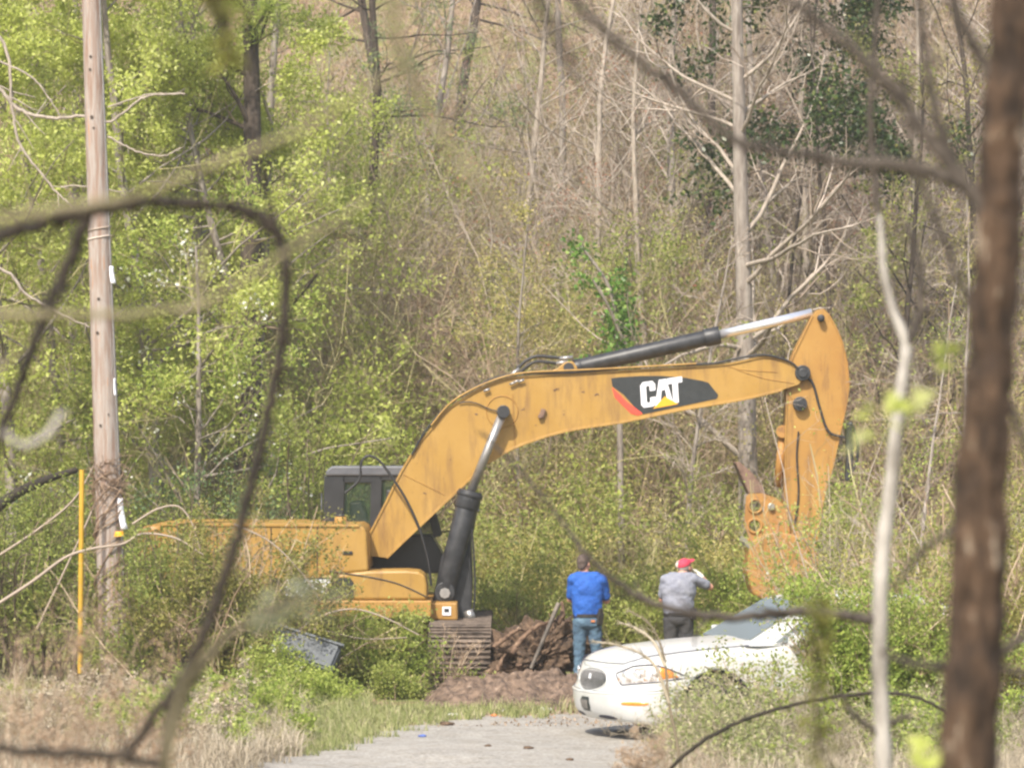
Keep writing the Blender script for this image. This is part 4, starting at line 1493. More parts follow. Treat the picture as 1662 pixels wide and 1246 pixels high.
di = np.stack([-np.sin(th), np.cos(th), rng.normal(-.2, .5, 500)], 1) + rng.normal(0, .4, (500, 3))
tw = grow(st, di, rng.uniform(.08, .3, 500), 5, .3)
tubes(g, tw, np.full((500, 5), .0045), 3, W_TAN, tint=rng.uniform(0, .5, 500))
vine = g.build('dead_vine', smooth=False)
tag(vine, 'dry brown vine tangled round the lower half of the wooden pole', 'vine')

# yellow plastic marker
YP = mat('yellow_marker_plastic', (.46, .27, .02), (.52, .32, .035), 5, .45)
g = Geo()
b0, t0 = P(130, 1092, 47.6), P(133, 762, 47.6)
q = np.linspace(0, 1, 24)[:, None]
tubes(g, b0 * (1 - q) + t0 * q, np.full(24, .034), 14, YP, cap=True)
o = g.build('marker_post', smooth=True)
tag(o, 'slim yellow plastic marker post standing left of the wooden pole', 'marker')

# ------------------------------------------------------------------ grey box, root mass, litter
GB = mat('grey_plastic', (.055, .06, .07), (.09, .10, .11), 5, .5, c3=(.09, .09, .09))
gb = empty('storage_box', P(495, 1085, 46.6), 'grey lidded box lying tipped in the bushes below the machine', 'box')
Rm = Matrix.Rotation(.30, 3, 'Y') @ Matrix.Rotation(-.12, 3, 'Z') @ Matrix.Rotation(-.62, 3, 'X')
c0 = P(494, 1062, 46.9)
bm = bmesh.new(); bm_box(bm, c0, (.86, .30, .40), Rm)
finish('box_body', bm, GB, gb, bevel=.03)
bm = bmesh.new(); bm_box(bm, Vector(c0) + Rm @ Vector((0, -.165, 0)), (.80, .03, .34), Rm)
bm_box(bm, Vector(c0) + Rm @ Vector((0, -.17, .19)), (.92, .07, .04), Rm)
finish('lid', bm, mat('light_grey_plastic', (.085, .095, .105), (.12, .13, .14), 5, .45), gb, bevel=.012)

ROOTM = mat('root_soil', (.035, .022, .014), (.17, .11, .07), 6, .95, bump=1, c3=(.42, .30, .20), bscale=16)
rt = empty('uprooted_stump', P(880, 1110, 49.4), 'torn brown root mass of an uprooted stump lying behind the man in blue', 'stump')
c0 = P(872, 1070, 49.6)
bm = bmesh.new()
bmesh.ops.create_icosphere(bm, subdivisions=6, radius=1)
for v in bm.verts:
    c = v.co
    n = .9 * mnoise.fractal(c * 2.3, .7, 2.2, 6)
    r = 1 + n * .8
    v.co = Vector((c.x * .60 * r, c.y * .40 * r, c.z * .40 * r + .18 * max(0, c.x)))
bmesh.ops.translate(bm, vec=Vector(c0), verts=bm.verts)
finish('soil_mass', bm, ROOTM, rt, smooth=True)
ROOTB = mat('root_bark', (.07, .038, .022), (.24, .155, .10), 9, .9, bump=.6, c3=(.46, .35, .25))
for k in range(56):
    a = rng.uniform(-.3, 3.4)
    st = c0 + np.array([rng.normal(0, .30), -.28 + rng.uniform(0, .25), rng.normal(.0, .16)])
    di = np.array([math.cos(a) * 1.1, -.35 + rng.normal(0, .4), math.sin(a) * .8])
    L = rng.uniform(.15, .6)
    pt = grow(st[None], di[None], np.array([L]), 9, .42, -.03)
    g = Geo()
    r = .005 + .028 * rng.random() ** 3
    tubes(g, pt, taper(np.array([r]), 9, .2), 8, (ROOTB, ROOTM, ROOTM)[k % 3])
    gchild(g, 'root', rt, smooth=True)
for pp, r in (([(800, 1050), (822, 1034), (840, 1020), (848, 1022)], .05), ([(830, 1060), (845, 1038), (870, 1018), (905, 1005), (918, 1008)], .055), ([(800, 1100), (812, 1078), (822, 1058), (840, 1062), (838, 1095)], .045),
              ([(920, 1006), (940, 1016), (962, 1026)], .022), ([(905, 1010), (914, 990), (912, 976)], .06), ([(842, 1078), (848, 1100), (858, 1090), (850, 1070)], .05), ([(860, 1092), (880, 1100), (905, 1095), (925, 1100)], .05)):
    q = smooth_path([P(x, y, 49.05 + .1 * i) for i, (x, y) in enumerate(pp)], 6)
    g = Geo(); q = q + rng.normal(0, .008, q.shape)
    tubes(g, q, np.linspace(r, r * .4, len(q)) * .75 * rng.uniform(.8, 1.2, len(q)), 8, ROOTB, cap=True)
    gchild(g, 'root', rt, smooth=True)
g = Geo()
q = np.array([P(862, 1084, 48.85), P(885, 1030, 48.9), P(907, 978, 49.0)])
tubes(g, smooth_path(q, 6), np.linspace(.024, .032, 13), 8, mat('old_iron', (.035, .03, .026), (.26, .22, .18), 2.0, .7), cap=True)
o = g.build('leaning_bar', smooth=True)
tag(o, 'dark thin bar leaning diagonally against the brown root mass', 'bar')

SLABM = mat('broken_rock', (.30, .23, .19), (.48, .40, .34), 6, .9, bump=.7)
SCRAP = mat('white_scrap', (.72, .72, .68), (.82, .82, .8), 8, .7)
ORANGE = mat('orange_scrap', (.75, .22, .05), rough=.6)
BLUES = mat('blue_scrap', (.08, .14, .42), rough=.5)
rocks = [(818, 1112, .28, SLABM, 'flat pinkish rock slab beside the excavator track end', 'rock'), (886, 1103, .17, ROOTM, 'dark soil clod in front of the root mass', 'clod'),
         (846, 1146, .085, SCRAP, 'largest white scrap on the verge by the road edge', 'scrap'), (735, 1163, .05, SCRAP, 'small white scrap lying at the grass edge of the road', 'scrap'),
         (820, 1157, .05, SCRAP, 'flat white crumpled scrap between the two bigger ones on the verge', 'scrap'), (885, 1155, .06, SCRAP, 'white scrap on the verge close to the car bumper', 'scrap'),
         (826, 1099, .045, SCRAP, 'white scrap lying on top of the raw dirt', 'scrap'), (802, 1163, .03, ORANGE, 'tiny orange scrap on the road edge', 'scrap'),
         (686, 1197, .035, BLUES, 'small blue scrap on the road surface', 'scrap'), (724, 1178, .06, ROOTM, 'dark red-brown clod at the road edge', 'clod'),
         (776, 1137, .13, SLABM, 'low grey stone on the verge below the root mass', 'rock'), (448, 1222, .12, ROOTM, 'brown leafy clod at the corner of the road', 'clod'),
         (857, 1219, .04, ROOTM, 'small dark clod on the open road', 'clod'), (925, 1233, .035, ROOTM, 'small dark pebble at the bottom of the road', 'pebble'), (792, 1217, .03, ROOTM, 'tiny dark pebble in the middle of the road', 'pebble')]
for x, y, r, m, lb, ct in rocks:
    Y = min(FPX * EYE / (y - HY), 60)
    c = P(x, y, Y)
    z = float(dirt_z(c[0], c[1])) if y < 1135 and x > 700 else float(ground(c[0], c[1])) + .012
    bm = bmesh.new()
    bmesh.ops.create_icosphere(bm, subdivisions=3, radius=1)
    ph = rng.uniform(0, 6, 3)
    for v in bm.verts:
        d = v.co.copy()
        n = 1 + .25 * math.sin(d.x * 4 + ph[0]) * math.sin(d.y * 3 + ph[1]) + .12 * math.sin(d.z * 9 + d.x * 7 + ph[2])
        v.co = Vector((d.x * r * 1.3 * n, d.y * r * n, d.z * r * .45 * n))
    o = finish({'rock': 'rock', 'clod': 'soil_clod', 'pebble': 'pebble', 'scrap': 'litter_scrap'}[ct], bm, m, smooth=True)
    o.location = (c[0], c[1], z + r * .3)
    tag(o, lb, ct, {'scrap': 'scraps of litter on the verge', 'clod': 'soil clods on the ground'}.get(ct))

# ------------------------------------------------------------------ trees of the wood
def gz(x, y):
    return float(ground(x, y))


def wood_tree(name, label, cat, px, Y, H, r0, bark, twigm, n=(20, 6, 5), ratio=(.30, .5, .45), ang=(.95, .7, .7), trop=(.02, .05, .04), t0=.2, leaf=None, lsize=.05, per=3,
              lspread=.10, lean=(0, 0), rr=(.34, .5, .5), group=None, clumpf=1.3, thr=-.1, tint=None, branchm=None, wig=.035, minr=.0045, aspect=.55, extra=None, keepz=None):
    x = (px - HX) / FPX * Y
    z = gz(x, Y) - .15
    root = empty(name, (x, Y, z), label, cat, group)
    d0 = np.array([[lean[0], lean[1], 1.0]])
    p0 = grow(np.array([[x, Y, z]]), d0, np.array([H]), 26, .010 if r0 > .17 else wig, .03)
    r_0 = np.array([r0])[:, None] * np.linspace(1, .18, 26)[None] ** .9
    r_0[:, 0] *= 1.35
    g = Geo()
    tubes(g, p0, r_0, 12, bark)
    s, d, L, r = kids(p0, r_0, np.array([H]), n[0], t0, 1.0, ang[0], ratio[0], rr[0])
    r = np.maximum(r, minr * 2)
    p1 = grow(s, d, L, 9, .12, trop[0])
    r1 = taper(r, 9)
    tubes(g, p1, r1, 6, branchm or bark)
    gchild(g, 'trunk', root, smooth=True)
    s, d, L, r = kids(p1, r1, L, n[1], .2, 1.0, ang[1], ratio[1], rr[1])
    r = np.maximum(r, minr * 1.3)
    p2 = grow(s, d, L, 7, .16, trop[1])
    g = Geo()
    tubes(g, p2, taper(r, 7, .45), 4, twigm)
    tips = [p2[:, 3:].reshape(-1, 3)]
    if n[2]:
        s, d, L, r = kids(p2, taper(r, 7), L, n[2], .25, 1.0, ang[2], ratio[2], rr[2])
        p3 = grow(s, d, L, 5, .2, trop[2])
        tubes(g, p3, taper(np.maximum(r, minr), 5, .5), 3, twigm)
        tips.append(p3[:, 2:].reshape(-1, 3))
    if leaf is not None:
        c = np.concatenate(tips)
        c = c[clump(c, clumpf, px * .01) > thr]
        if keepz is not None:
            c = c[c[:, 2] < z + keepz]
        leaves(g, c, lsize, leaf, lspread, per, tint=tint, aspect=aspect)
    if extra is not None:
        m, frac, sz, pr = extra
        c = np.concatenate(tips)
        c = c[(rng.random(len(c)) < frac) & (clump(c, 1.1, px * .02 + 2) > .1)]
        leaves(g, c, sz, m, .07, pr, aspect=.8)
    gchild(g, 'crown', root)
    return root


# left: young leafing trees
TG = 'leafing trees on the left'
wood_tree('leafing_tree', 'bright yellow-green leafing tree at the far left edge behind the pole', 'tree', 20, 57, 11.5, .12, B_GREY, W_OLIVE, (32, 8, 5), (.34, .5, .5), (1.1, .8, .8), t0=.22, leaf=L_BRIGHT, lsize=.075, per=8, lspread=.075, group=TG, thr=-.45, tint=.6)
wood_tree('leafing_tree', 'bright yellow-green leafing tree directly right of the wooden pole', 'tree', 250, 58.5, 12.5, .13, B_GREY, W_OLIVE, (36, 8, 5), (.34, .5, .5), (1.1, .8, .8), t0=.2, leaf=L_BRIGHT, lsize=.075, per=8, lspread=.075, group=TG, thr=-.35, tint=.65)
wood_tree('leafing_tree', 'yellow-green leafing tree whose sprays reach past the thick dark pine trunk', 'tree', 455, 59.5, 11.2, .11, B_GREY, W_OLIVE, (28, 8, 5), (.27, .5, .5), (1.15, .8, .8), t0=.42, leaf=L_BRIGHT, lsize=.075, per=9, lspread=.075, group=TG, thr=-.05, tint=.65)
wood_tree('leafing_tree', 'duller green leafing tree further back between pole and pine trunk', 'tree', 130, 66, 13, .12, B_GREY, W_OLIVE, (24, 7, 5), (.34, .5, .5), t0=.15, leaf=L_BRIGHT, lsize=.085, per=7, lspread=.075, tint=.4, group=TG, thr=-.3)
wood_tree('leafing_tree', 'duller green leafing tree further back close beside the pine trunk', 'tree', 340, 67, 13, .12, B_GREY, W_OLIVE, (24, 7, 5), (.32, .5, .5), t0=.15, leaf=L_BRIGHT, lsize=.085, per=7, lspread=.075, tint=.4, group=TG, thr=-.3)
wood_tree('leafing_tree', 'tall yellow-green leafing tree filling the top edge right of the pole', 'tree', 350, 62, 13.5, .10, B_GREY, W_OLIVE, (34, 8, 5), (.28, .5, .5), (1.1, .8, .8), t0=.45, leaf=L_BRIGHT, lsize=.075, per=8, lspread=.075, group=TG, thr=-.45, tint=.6)
wood_tree('leafing_tree', 'tall yellow-green leafing tree filling the top left corner behind the pole', 'tree', 95, 61, 13.2, .10, B_GREY, W_OLIVE, (34, 8, 5), (.30, .5, .5), (1.1, .8, .8), t0=.4, leaf=L_BRIGHT, lsize=.075, per=8, lspread=.075, group=TG, thr=-.45, tint=.55)
wood_tree('blossom_tree', 'low tree with white blossom between the wooden pole and dark pine trunk', 'tree', 330, 55.6, 6.4, .08, B_GREY, W_OLIVE, (20, 7, 5), (.40, .5, .5), (1.1, .8, .8), t0=.2, leaf=L_MID, lsize=.07, per=3, lspread=.12, thr=-.2, extra=(L_WHITE, .05, .06, 4))
wood_tree('blossom_tree', 'small white-flecked tree close to the pole, shorter than its neighbour', 'tree', 215, 56.0, 5.4, .06, B_GREY, W_OLIVE, (18, 6, 5), (.42, .5, .5), (1.1, .8, .8), t0=.2, leaf=L_GREEN, lsize=.07, per=3, lspread=.12, thr=-.2, extra=(L_WHITE, .02, .07, 5))
# pines: dark trunks with soft tufts high up
for px, Y, r, H, lb in ((400, 59.2, .25, 15, 'thickest dark pine trunk rising behind the yellow-green sprays'), (288, 69, .16, 17, 'slimmer dark pine trunk left of the thickest one'),
                        (318, 74, .15, 18, 'dark pine trunk half hidden just right of the slimmer one'), (600, 72, .12, 12, 'pine with grey-green needle tufts above the cab'),
                        (668, 79, .13, 17, 'pine with fresh green needles high left of centre'), (735, 84, .13, 17, 'far pine with bright needles beside the bare grey trees')):
    lo = {600: .42}.get(px, .30)
    wood_tree('pine_tree', lb, 'tree', px, Y, H, r, B_DARK, W_DARK, (22 if px > 500 else 14, 6, 3), (.20 if px > 500 else .13, .5, .5), (1.2, .8, .7), t0=lo, leaf=L_PINE if px in (600, 402, 288, 318) else L_MID,
              lsize=.15, per=5, lspread=.09, aspect=.10, group='pines in the wood', thr=-.3 if px > 500 else .0, lean=(.01 if px == 402 else 0, 0))
# bare grey hardwoods, centre and right
BG = 'bare hardwood trees'
bare = [(1218, 60.5, .185, 16, B_GREY, 'thick pale grey trunk behind the arm cylinder, the stoutest bare tree'),
        (963, 68, .075, 14, B_PALE, 'slender pale bare tree rising left of the ivy-clad stem'),
        (1046, 66, .07, 13, B_PALE, 'slender bare grey tree rising behind the black cylinder middle'),
        (1078, 71, .11, 15, B_GREY, 'medium brown-grey bare tree just left of the lettered panel top'),
        (1112, 59, .055, 6.5, B_GREY, 'thin short bare stem directly behind the man in the red cap'),
        (1150, 74, .12, 15, B_DARK, 'dark bare tree in the brown gap left of the stout grey trunk'),
        (1262, 73, .10, 15, B_GREY, 'bare tree close to the right of the stout grey trunk'),
        (545, 71, .05, 7, B_PALE, 'short pale bare stem above the cab roof'),
        (830, 73, .08, 14, B_PALE, 'pale bare tree in the centre of the slope'),
        (700, 76, .09, 15, B_GREY, 'bare grey tree near the bright needled pines'),
        (905, 79, .10, 16, B_GREY, 'far bare tree between the centre and the slender pale one'),
        (1350, 70, .08, 14, B_PALE, 'pale bare tree behind the top of the yellow stick'),
        (1425, 75, .11, 15, B_GREY, 'bare grey tree behind the white foreground sapling'),
        (1500, 69, .08, 13, B_PALE, 'pale bare tree just left of the big brown trunk'),
        (1650, 72, .10, 14, B_GREY, 'bare grey tree at the right edge beyond the brown trunk')]
for px, Y, r, H, b, lb in bare:
    wood_tree('bare_tree', lb, 'tree', px, Y, H, r, b, W_PALE if px > 800 else W_TAN, (34, 7, 5), (.25 if H > 8 else .2, .55, .5), (.95, .65, .7), (.03, .06, .05), t0=.16, group=BG, wig=.03,
              leaf=L_RED if px in (1046, 1150, 1262) else (L_OLIVE if px < 860 or px > 1340 else None), lsize=.045, per=1, lspread=.08, thr=.25, branchm=B_PALE if px > 800 else b, minr=.005, lean=(.012 * math.sin(px), 0))
# slim background stems, all alike
src = []
for i in range(30):
    px = -60 + i * 60 + rng.uniform(-25, 25)
    Y = rng.uniform(78, 98)
    x = (px - HX) / FPX * Y
    if i < 4:
        o = wood_tree('bare_sapling', 'one of the slim bare saplings filling the slope behind the nearer trees', 'sapling', px, Y, rng.uniform(9, 12), rng.uniform(.05, .075), B_GREY if i % 2 else B_PALE,
                      W_TAN if i % 2 else W_PALE, (24, 6, 4), (.26, .5, .5), group='slim saplings up the slope', leaf=(None, L_OLIVE)[i % 2], lsize=.06, per=1, thr=.1, minr=.007)
        src.append(o)
    else:
        s0 = src[i % 4]
        r_ = s0.copy(); COL.objects.link(r_)
        r_.location = (x, Y, gz(x, Y) - .15); r_.rotation_euler = (0, 0, rng.uniform(0, 6.28)); r_.scale = (1, 1, rng.uniform(.8, 1.25))
        for c in [c for c in bpy.data.objects if c.parent == s0]:
            c_ = c.copy(); COL.objects.link(c_); c_.parent = r_
# evergreen broadleaf hanging in the upper right
wood_tree('evergreen_tree', 'dark glossy evergreen with drooping branches at the upper right', 'tree', 1385, 62, 11.8, .06, B_DARK, W_DARK, (30, 8, 5), (.26, .5, .5), (1.3, .8, .8), (-.02, -.03, -.03), t0=.62,
          leaf=L_DARK, lsize=.10, per=4, lspread=.12, thr=-.05, tint=.5)
wood_tree('evergreen_tree', 'second dark evergreen, smaller, left of the drooping one near the top edge', 'tree', 1235, 65, 12.3, .045, B_DARK, W_DARK, (24, 7, 5), (.20, .5, .5), (1.2, .8, .8), (-.01, -.02, -.02), t0=.78,
          leaf=L_DARK, lsize=.09, per=4, lspread=.10, thr=0, tint=.55)
wood_tree('leafing_tree', 'olive leafed tree behind the brown foreground trunk', 'tree', 1560, 64, 12.5, .10, B_DARK, W_OLIVE, (26, 7, 5), (.32, .5, .5), t0=.2, leaf=L_OLIVE, lsize=.07, per=2, lspread=.075, thr=-.1)
wood_tree('leafing_tree', 'sparse olive leafed tree behind the white foreground sapling', 'tree', 1440, 62, 10, .08, B_DARK, W_OLIVE, (24, 7, 5), (.32, .5, .5), t0=.2, leaf=L_GREEN, lsize=.06, per=2, lspread=.075, thr=.0)
wood_tree('leafing_tree', 'thin tree with small yellowish leaves right above the boom bend', 'tree', 850, 61, 7.2, .05, B_GREY, W_OLIVE, (22, 6, 5), (.30, .5, .5), t0=.3, leaf=L_OLIVE, lsize=.055, per=2, lspread=.075, thr=.0, tint=.8)
# ivy on a stem
iv = empty('ivy_stem', (P(1003, 700, 60)[0], 60, 0), 'stem wrapped in deep green ivy just behind the black cylinder', 'ivy')
g = Geo()
q = smooth_path([P(1010, 1020, 60), P(1006, 700, 60), P(1002, 560, 60), P(990, 470, 60), P(940, 395, 60)], 8)
tubes(g, q, np.linspace(.06, .02, len(q)), 8, B_GREY)
gchild(g, 'stem', iv)
g = Geo()
c = []
for (x, y, sx, sy, n_) in ((1004, 500, 13, 24, 110), (1004, 545, 17, 20, 150), (1012, 522, 12, 20, 90), (970, 462, 24, 8, 70), (938, 408, 12, 16, 60), (985, 578, 24, 8, 70), (1008, 470, 8, 20, 50)):
    a = np.array([P(x, y, 60)] * n_)
    a[:, 0] += rng.normal(0, sx / 100, n_); a[:, 2] += rng.normal(0, sy / 100, n_); a[:, 1] += rng.normal(0, .16, n_)
    c.append(a)
leaves(g, np.concatenate(c), .075, L_IVY, .04, 2, aspect=.85)
gchild(g, 'leaves', iv)

# ------------------------------------------------------------------ thickets (nobody could count the stems)
def thicket(name, label, cat, n, X, Y, Lr, twigm, leaf=None, lsize=.05, per=2, r=.010, kid=(8, 4), wig=.16, lean=.35, thr=-.3, lf=.12, tint=None, trop=.02, cf=1.0, ph=0.0, xw=None, minr=.0045, zoff=0.0):
    y = rng.uniform(Y[0], Y[1], n)
    s_ = (rng.uniform(X[0], X[1], n) - HX) / FPX * y
    k = clump(np.stack([s_, y, y * 0], 1), .8, ph) > -.55
    s_, y = s_[k], y[k]
    n = len(y)
    st = np.stack([s_, y, ground(s_, y) - .05 + zoff], 1)
    di = np.stack([rng.normal(0, lean, n), rng.normal(0, lean, n), np.ones(n)], 1)
    L = rng.uniform(Lr[0], Lr[1], n)
    p = grow(st, di, L, 9, wig, trop, .12)
    g = Geo()
    R0 = np.maximum(r * rng.uniform(.7, 1.5, n), minr * 1.5)
    tubes(g, p, taper(R0, 9, .4), 4, twigm)
    s, d, L2, r2 = kids(p, taper(R0, 9), L, kid[0], .15, 1, .75, .42, .6)
    p2 = grow(s, d, L2, 6, .2, trop)
    tubes(g, p2, taper(np.maximum(r2, minr), 6, .5), 3, twigm)
    s, d, L3, r3 = kids(p2, taper(r2, 6), L2, kid[1], .2, 1, .75, .5, .6)
    p3 = grow(s, d, L3, 4, .25, trop)
    tubes(g, p3, taper(np.maximum(r3, minr * .85), 4, .5), 3, twigm)
    if leaf is not None:
        c = np.concatenate([p2[:, 2:].reshape(-1, 3), p3[:, 1:].reshape(-1, 3)])
        c = c[clump(c, cf, ph) > thr]
        leaves(g, c, lsize, leaf, lf, per, tint=tint)
    o = g.build(name)
    return tag(o, label, cat, kind='stuff')


thicket('undergrowth', 'fresh green undergrowth along the foot of the wood', 'undergrowth', 420, (-80, 1760), (56.5, 63), (1.2, 3.2), W_OLIVE, L_GREEN, .065, 3, kid=(8, 4), thr=-.35, ph=1.0)
thicket('undergrowth', 'yellow-green undergrowth mixed through the foot of the wood', 'undergrowth', 260, (480, 1700), (56, 60), (1.0, 2.6), W_OLIVE, L_OLIVE, .06, 3, thr=-.3, ph=2.2, tint=.75)
thicket('brush', 'tangled tan brush filling the middle of the wood', 'brush', 520, (420, 1760), (60, 70), (2.5, 6.0), W_TAN, L_OLIVE, .05, 2, r=.014, kid=(11, 6), thr=.1, ph=.4, minr=.004, tint=.7)
thicket('brush', 'pale grey twiggy brush further up the slope', 'brush', 620, (480, 1760), (66, 84), (2.5, 7.5), W_PALE, L_RED, .05, 1, r=.014, kid=(11, 6), thr=.45, ph=3.4, minr=.0045)
thicket('undergrowth', 'green and olive saplings scattered over the slope', 'undergrowth', 420, (380, 1200), (61, 84), (2.5, 7), W_OLIVE, L_GREEN, .07, 4, r=.014, kid=(9, 4), thr=.05, ph=5.0, minr=.006, cf=.55)
thicket('undergrowth', 'leafy green growth behind the left trees', 'undergrowth', 340, (-100, 600), (58, 78), (2.5, 7), W_OLIVE, L_BRIGHT, .08, 4, r=.014, kid=(8, 4), thr=-.1, tint=.35, ph=6.1, minr=.006)
thicket('brush', 'brown twiggy brush high on the slope under the crest', 'brush', 420, (-100, 1780), (84, 112), (3, 7), W_TAN, L_OLIVE, .09, 1, r=.016, kid=(8, 4), thr=.0, ph=7.1, minr=.009)

thicket('brush', 'dark bare brush in the shade between the right hand trees', 'brush', 380, (1020, 1760), (70, 90), (3, 8), W_DARK, L_DRY, .07, 1, r=.016, kid=(10, 5), thr=.1, ph=9.1, minr=.005)
thicket('brush', 'reddish budding brush at the upper right of the slope', 'brush', 260, (850, 1760), (74, 96), (4, 8), W_TAN, L_DRY, .07, 2, r=.014, kid=(10, 5), thr=.1, ph=4.4, minr=.0045, tint=.75)

# ------------------------------------------------------------------ bushes, nearer than the machine
def bush(name, label, cat, px, Y, h, w, leaf, twigm=None, n=26, kid=(8, 5), lsize=.05, per=3, thr=-.35, tint=None, group=None, extra=None, lf=.07, minr=.0035, zb=None, r=.010, cf=2.2, trop=.02, hb=0.0, kr=.36):
    twigm = twigm or W_OLIVE
    x = (px - HX) / FPX * Y
    z = gz(x, Y) if zb is None else zb
    root = empty(name, (x, Y, z), label, cat, group)
    st = np.stack([x + rng.normal(0, w * .22, n), Y + rng.normal(0, w * .22, n), np.full(n, z - .03)], 1)
    di = np.stack([(st[:, 0] - x) * 1.2 / w + rng.normal(0, .35, n) * min(w / h, 1.2), rng.normal(0, .35, n) * min(w / h, 1.2), np.ones(n) * (1 + hb)], 1)
    L = h * rng.uniform(.6, 1.12, n)
    p = grow(st, di, L, 9, .13, trop, .12)
    R0 = r * rng.uniform(.7, 1.4, n) * (h / 1.5) ** .5
    g = Geo()
    tubes(g, p, taper(R0, 9, .4), 5, twigm)
    s, d, L2, r2 = kids(p, taper(R0, 9), L, kid[0], .12, 1, .8, kr, .6)
    p2 = grow(s, d, L2, 6, .2, .02)
    tubes(g, p2, taper(np.maximum(r2, minr), 6, .5), 3, twigm)
    s, d, L3, r3 = kids(p2, taper(r2, 6), L2, kid[1], .2, 1, .8, .5, .6)
    p3 = grow(s, d, L3, 4, .25, .02)
    tubes(g, p3, taper(np.maximum(r3, minr * .8), 4, .5), 3, twigm)
    gchild(g, 'stems', root)
    c = np.concatenate([p2[:, 2:].reshape(-1, 3), p3[:, 1:].reshape(-1, 3)])
    g = Geo()
    if leaf is not None:
        q = c[clump(c, cf, px * .013) > thr]
        leaves(g, q, lsize, leaf, lf, per, tint=tint)
        if extra is not None:
            m, frac, sz, pr = extra
            q = c[rng.random(len(c)) < frac]
            leaves(g, q, sz, m, .03, pr, aspect=.8)
        gchild(g, 'leaves', root)
    return root


BL = 'bushes in front of the machine body'
bush('bush', 'dark leafy bush half hiding the rear end of the machine', 'bush', 300, 47.6, 2.2, 1.1, L_GREEN, W_DARK, n=44, lsize=.045, per=4, tint=.35, group=BL, thr=-.45)
bush('bush', 'tangled olive bush with bare twigs in front of the machine side panels', 'bush', 370, 47.2, 2.4, 1.3, L_OLIVE, W_TAN, n=44, lsize=.045, per=4, tint=.35, group=BL, thr=-.3)
bush('bush', 'green bush in front of the lettered side panel of the machine', 'bush', 425, 47.8, 1.9, .8, L_GREEN, W_OLIVE, n=24, lsize=.045, per=3, tint=.4, group=BL, thr=-.1)
bush('bush', 'bushy green growth between the yellow marker and the wooden pole', 'bush', 80, 50.2, 2.6, 1.6, L_GREEN, W_DARK, n=34, lsize=.055, tint=.45, group=BL)
bush('bush', 'green bush at the far left edge behind the yellow marker', 'bush', -20, 50.5, 2.9, 1.6, L_GREEN, W_DARK, n=34, lsize=.055, tint=.4, group=BL)
bush('bush', 'leafy green bush just right of the foot of the wooden pole', 'bush', 275, 50.2, 1.7, .9, L_MID, W_OLIVE, n=26, lsize=.05, tint=.4, group=BL)
bush('bush', 'tall thin-leafed bush behind the machine, left of the cab', 'bush', 480, 55.5, 3.6, 1.8, L_GREEN, W_DARK, n=36, lsize=.06, tint=.45)
bush('bush', 'grey-green bush with bare twigs above the rear of the machine', 'bush', 330, 55.0, 3.3, 1.6, L_PINE, W_DARK, n=34, lsize=.05, tint=.5)
BS = 'low shrubs before the tracks'
bush('shrub', 'light green shrub hanging over the grey tipped box', 'shrub', 440, 46.5, .75, .35, L_MID, W_OLIVE, n=16, lsize=.045, tint=.6, group=BS, extra=(L_WHITE, .03, .04, 2), thr=.0)
bush('shrub', 'shrub with dark gaps under the machine rail, right of the grey box', 'shrub', 590, 48.3, 1.1, .7, L_GREEN, W_DARK, n=26, lsize=.045, tint=.65, group=BS)
bush('shrub', 'leafy shrub in front of the middle of the undercarriage', 'shrub', 625, 48.2, 1.05, .8, L_MID, W_DARK, n=26, lsize=.045, tint=.45, group=BS)
bush('shrub', 'thin shrub whose sprays cross the visible track plates', 'shrub', 715, 48.4, .80, .5, L_MID, W_TAN, n=14, lsize=.04, per=2, tint=.5, group=BS, thr=.1)
bush('shrub', 'low green shrub beside the grey box towards the grass', 'shrub', 390, 46.0, .7, .8, L_GREEN, W_OLIVE, n=22, lsize=.045, tint=.6, group=BS)
bush('shrub', 'low bright shrub below the grey box', 'shrub', 500, 46.2, .42, .9, L_MID, W_OLIVE, n=24, lsize=.042, tint=.6, group=BS)
bush('shrub', 'low dusty shrub at the left foot of the dirt heap', 'shrub', 660, 47.3, .45, .6, L_GREEN, W_TAN, n=18, lsize=.04, tint=.5, group=BS)
BR = 'shrubs on the right side'
bush('shrub', 'tall light green shrub covering the right edge of the yellow stick', 'shrub', 1400, 48.2, 3.1, 1.1, L_MID, W_OLIVE, n=30, lsize=.05, per=2, tint=.5, group=BR, thr=-.1)
bush('shrub', 'green shrub before the lower end of the stick and bucket', 'shrub', 1310, 48.4, 1.6, .6, L_MID, W_OLIVE, n=24, lsize=.05, per=2, tint=.4, group=BR, thr=-.05)
bush('shrub', 'low shrub with tiny white flowers above the car windscreen', 'shrub', 1375, 45.9, 1.6, .7, L_GREEN, W_OLIVE, n=24, lsize=.045, tint=.45, group=BR, extra=(L_WHITE, .03, .04, 3), thr=-.2)
bush('shrub', 'dense green shrub hiding the doors of the white car', 'shrub', 1400, 38.6, 1.75, .75, L_MID, W_TAN, n=40, kid=(10, 5), lsize=.045, per=4, tint=.4, group=BR, thr=-.5, zb=0)
bush('shrub', 'shrub in front of the cab end of the white car', 'shrub', 1305, 39.3, 1.0, .35, L_MID, W_TAN, n=16, lsize=.045, per=2, tint=.5, group=BR, thr=-.05, zb=0, extra=(L_WHITE, .012, .04, 2))
bush('shrub', 'tangled straw and green shrub behind the white sapling', 'shrub', 1420, 39.0, 2.0, 1.1, L_GREEN, W_TAN, n=40, kid=(9, 5), lsize=.045, per=4, tint=.55, group=BR, thr=-.25, zb=0)
bush('shrub', 'olive shrub between white sapling and brown trunk', 'shrub', 1500, 41.0, 2.5, 1.1, L_OLIVE, W_TAN, n=36, kid=(9, 5), lsize=.045, per=2, tint=.55, group=BR, thr=-.25, zb=0)
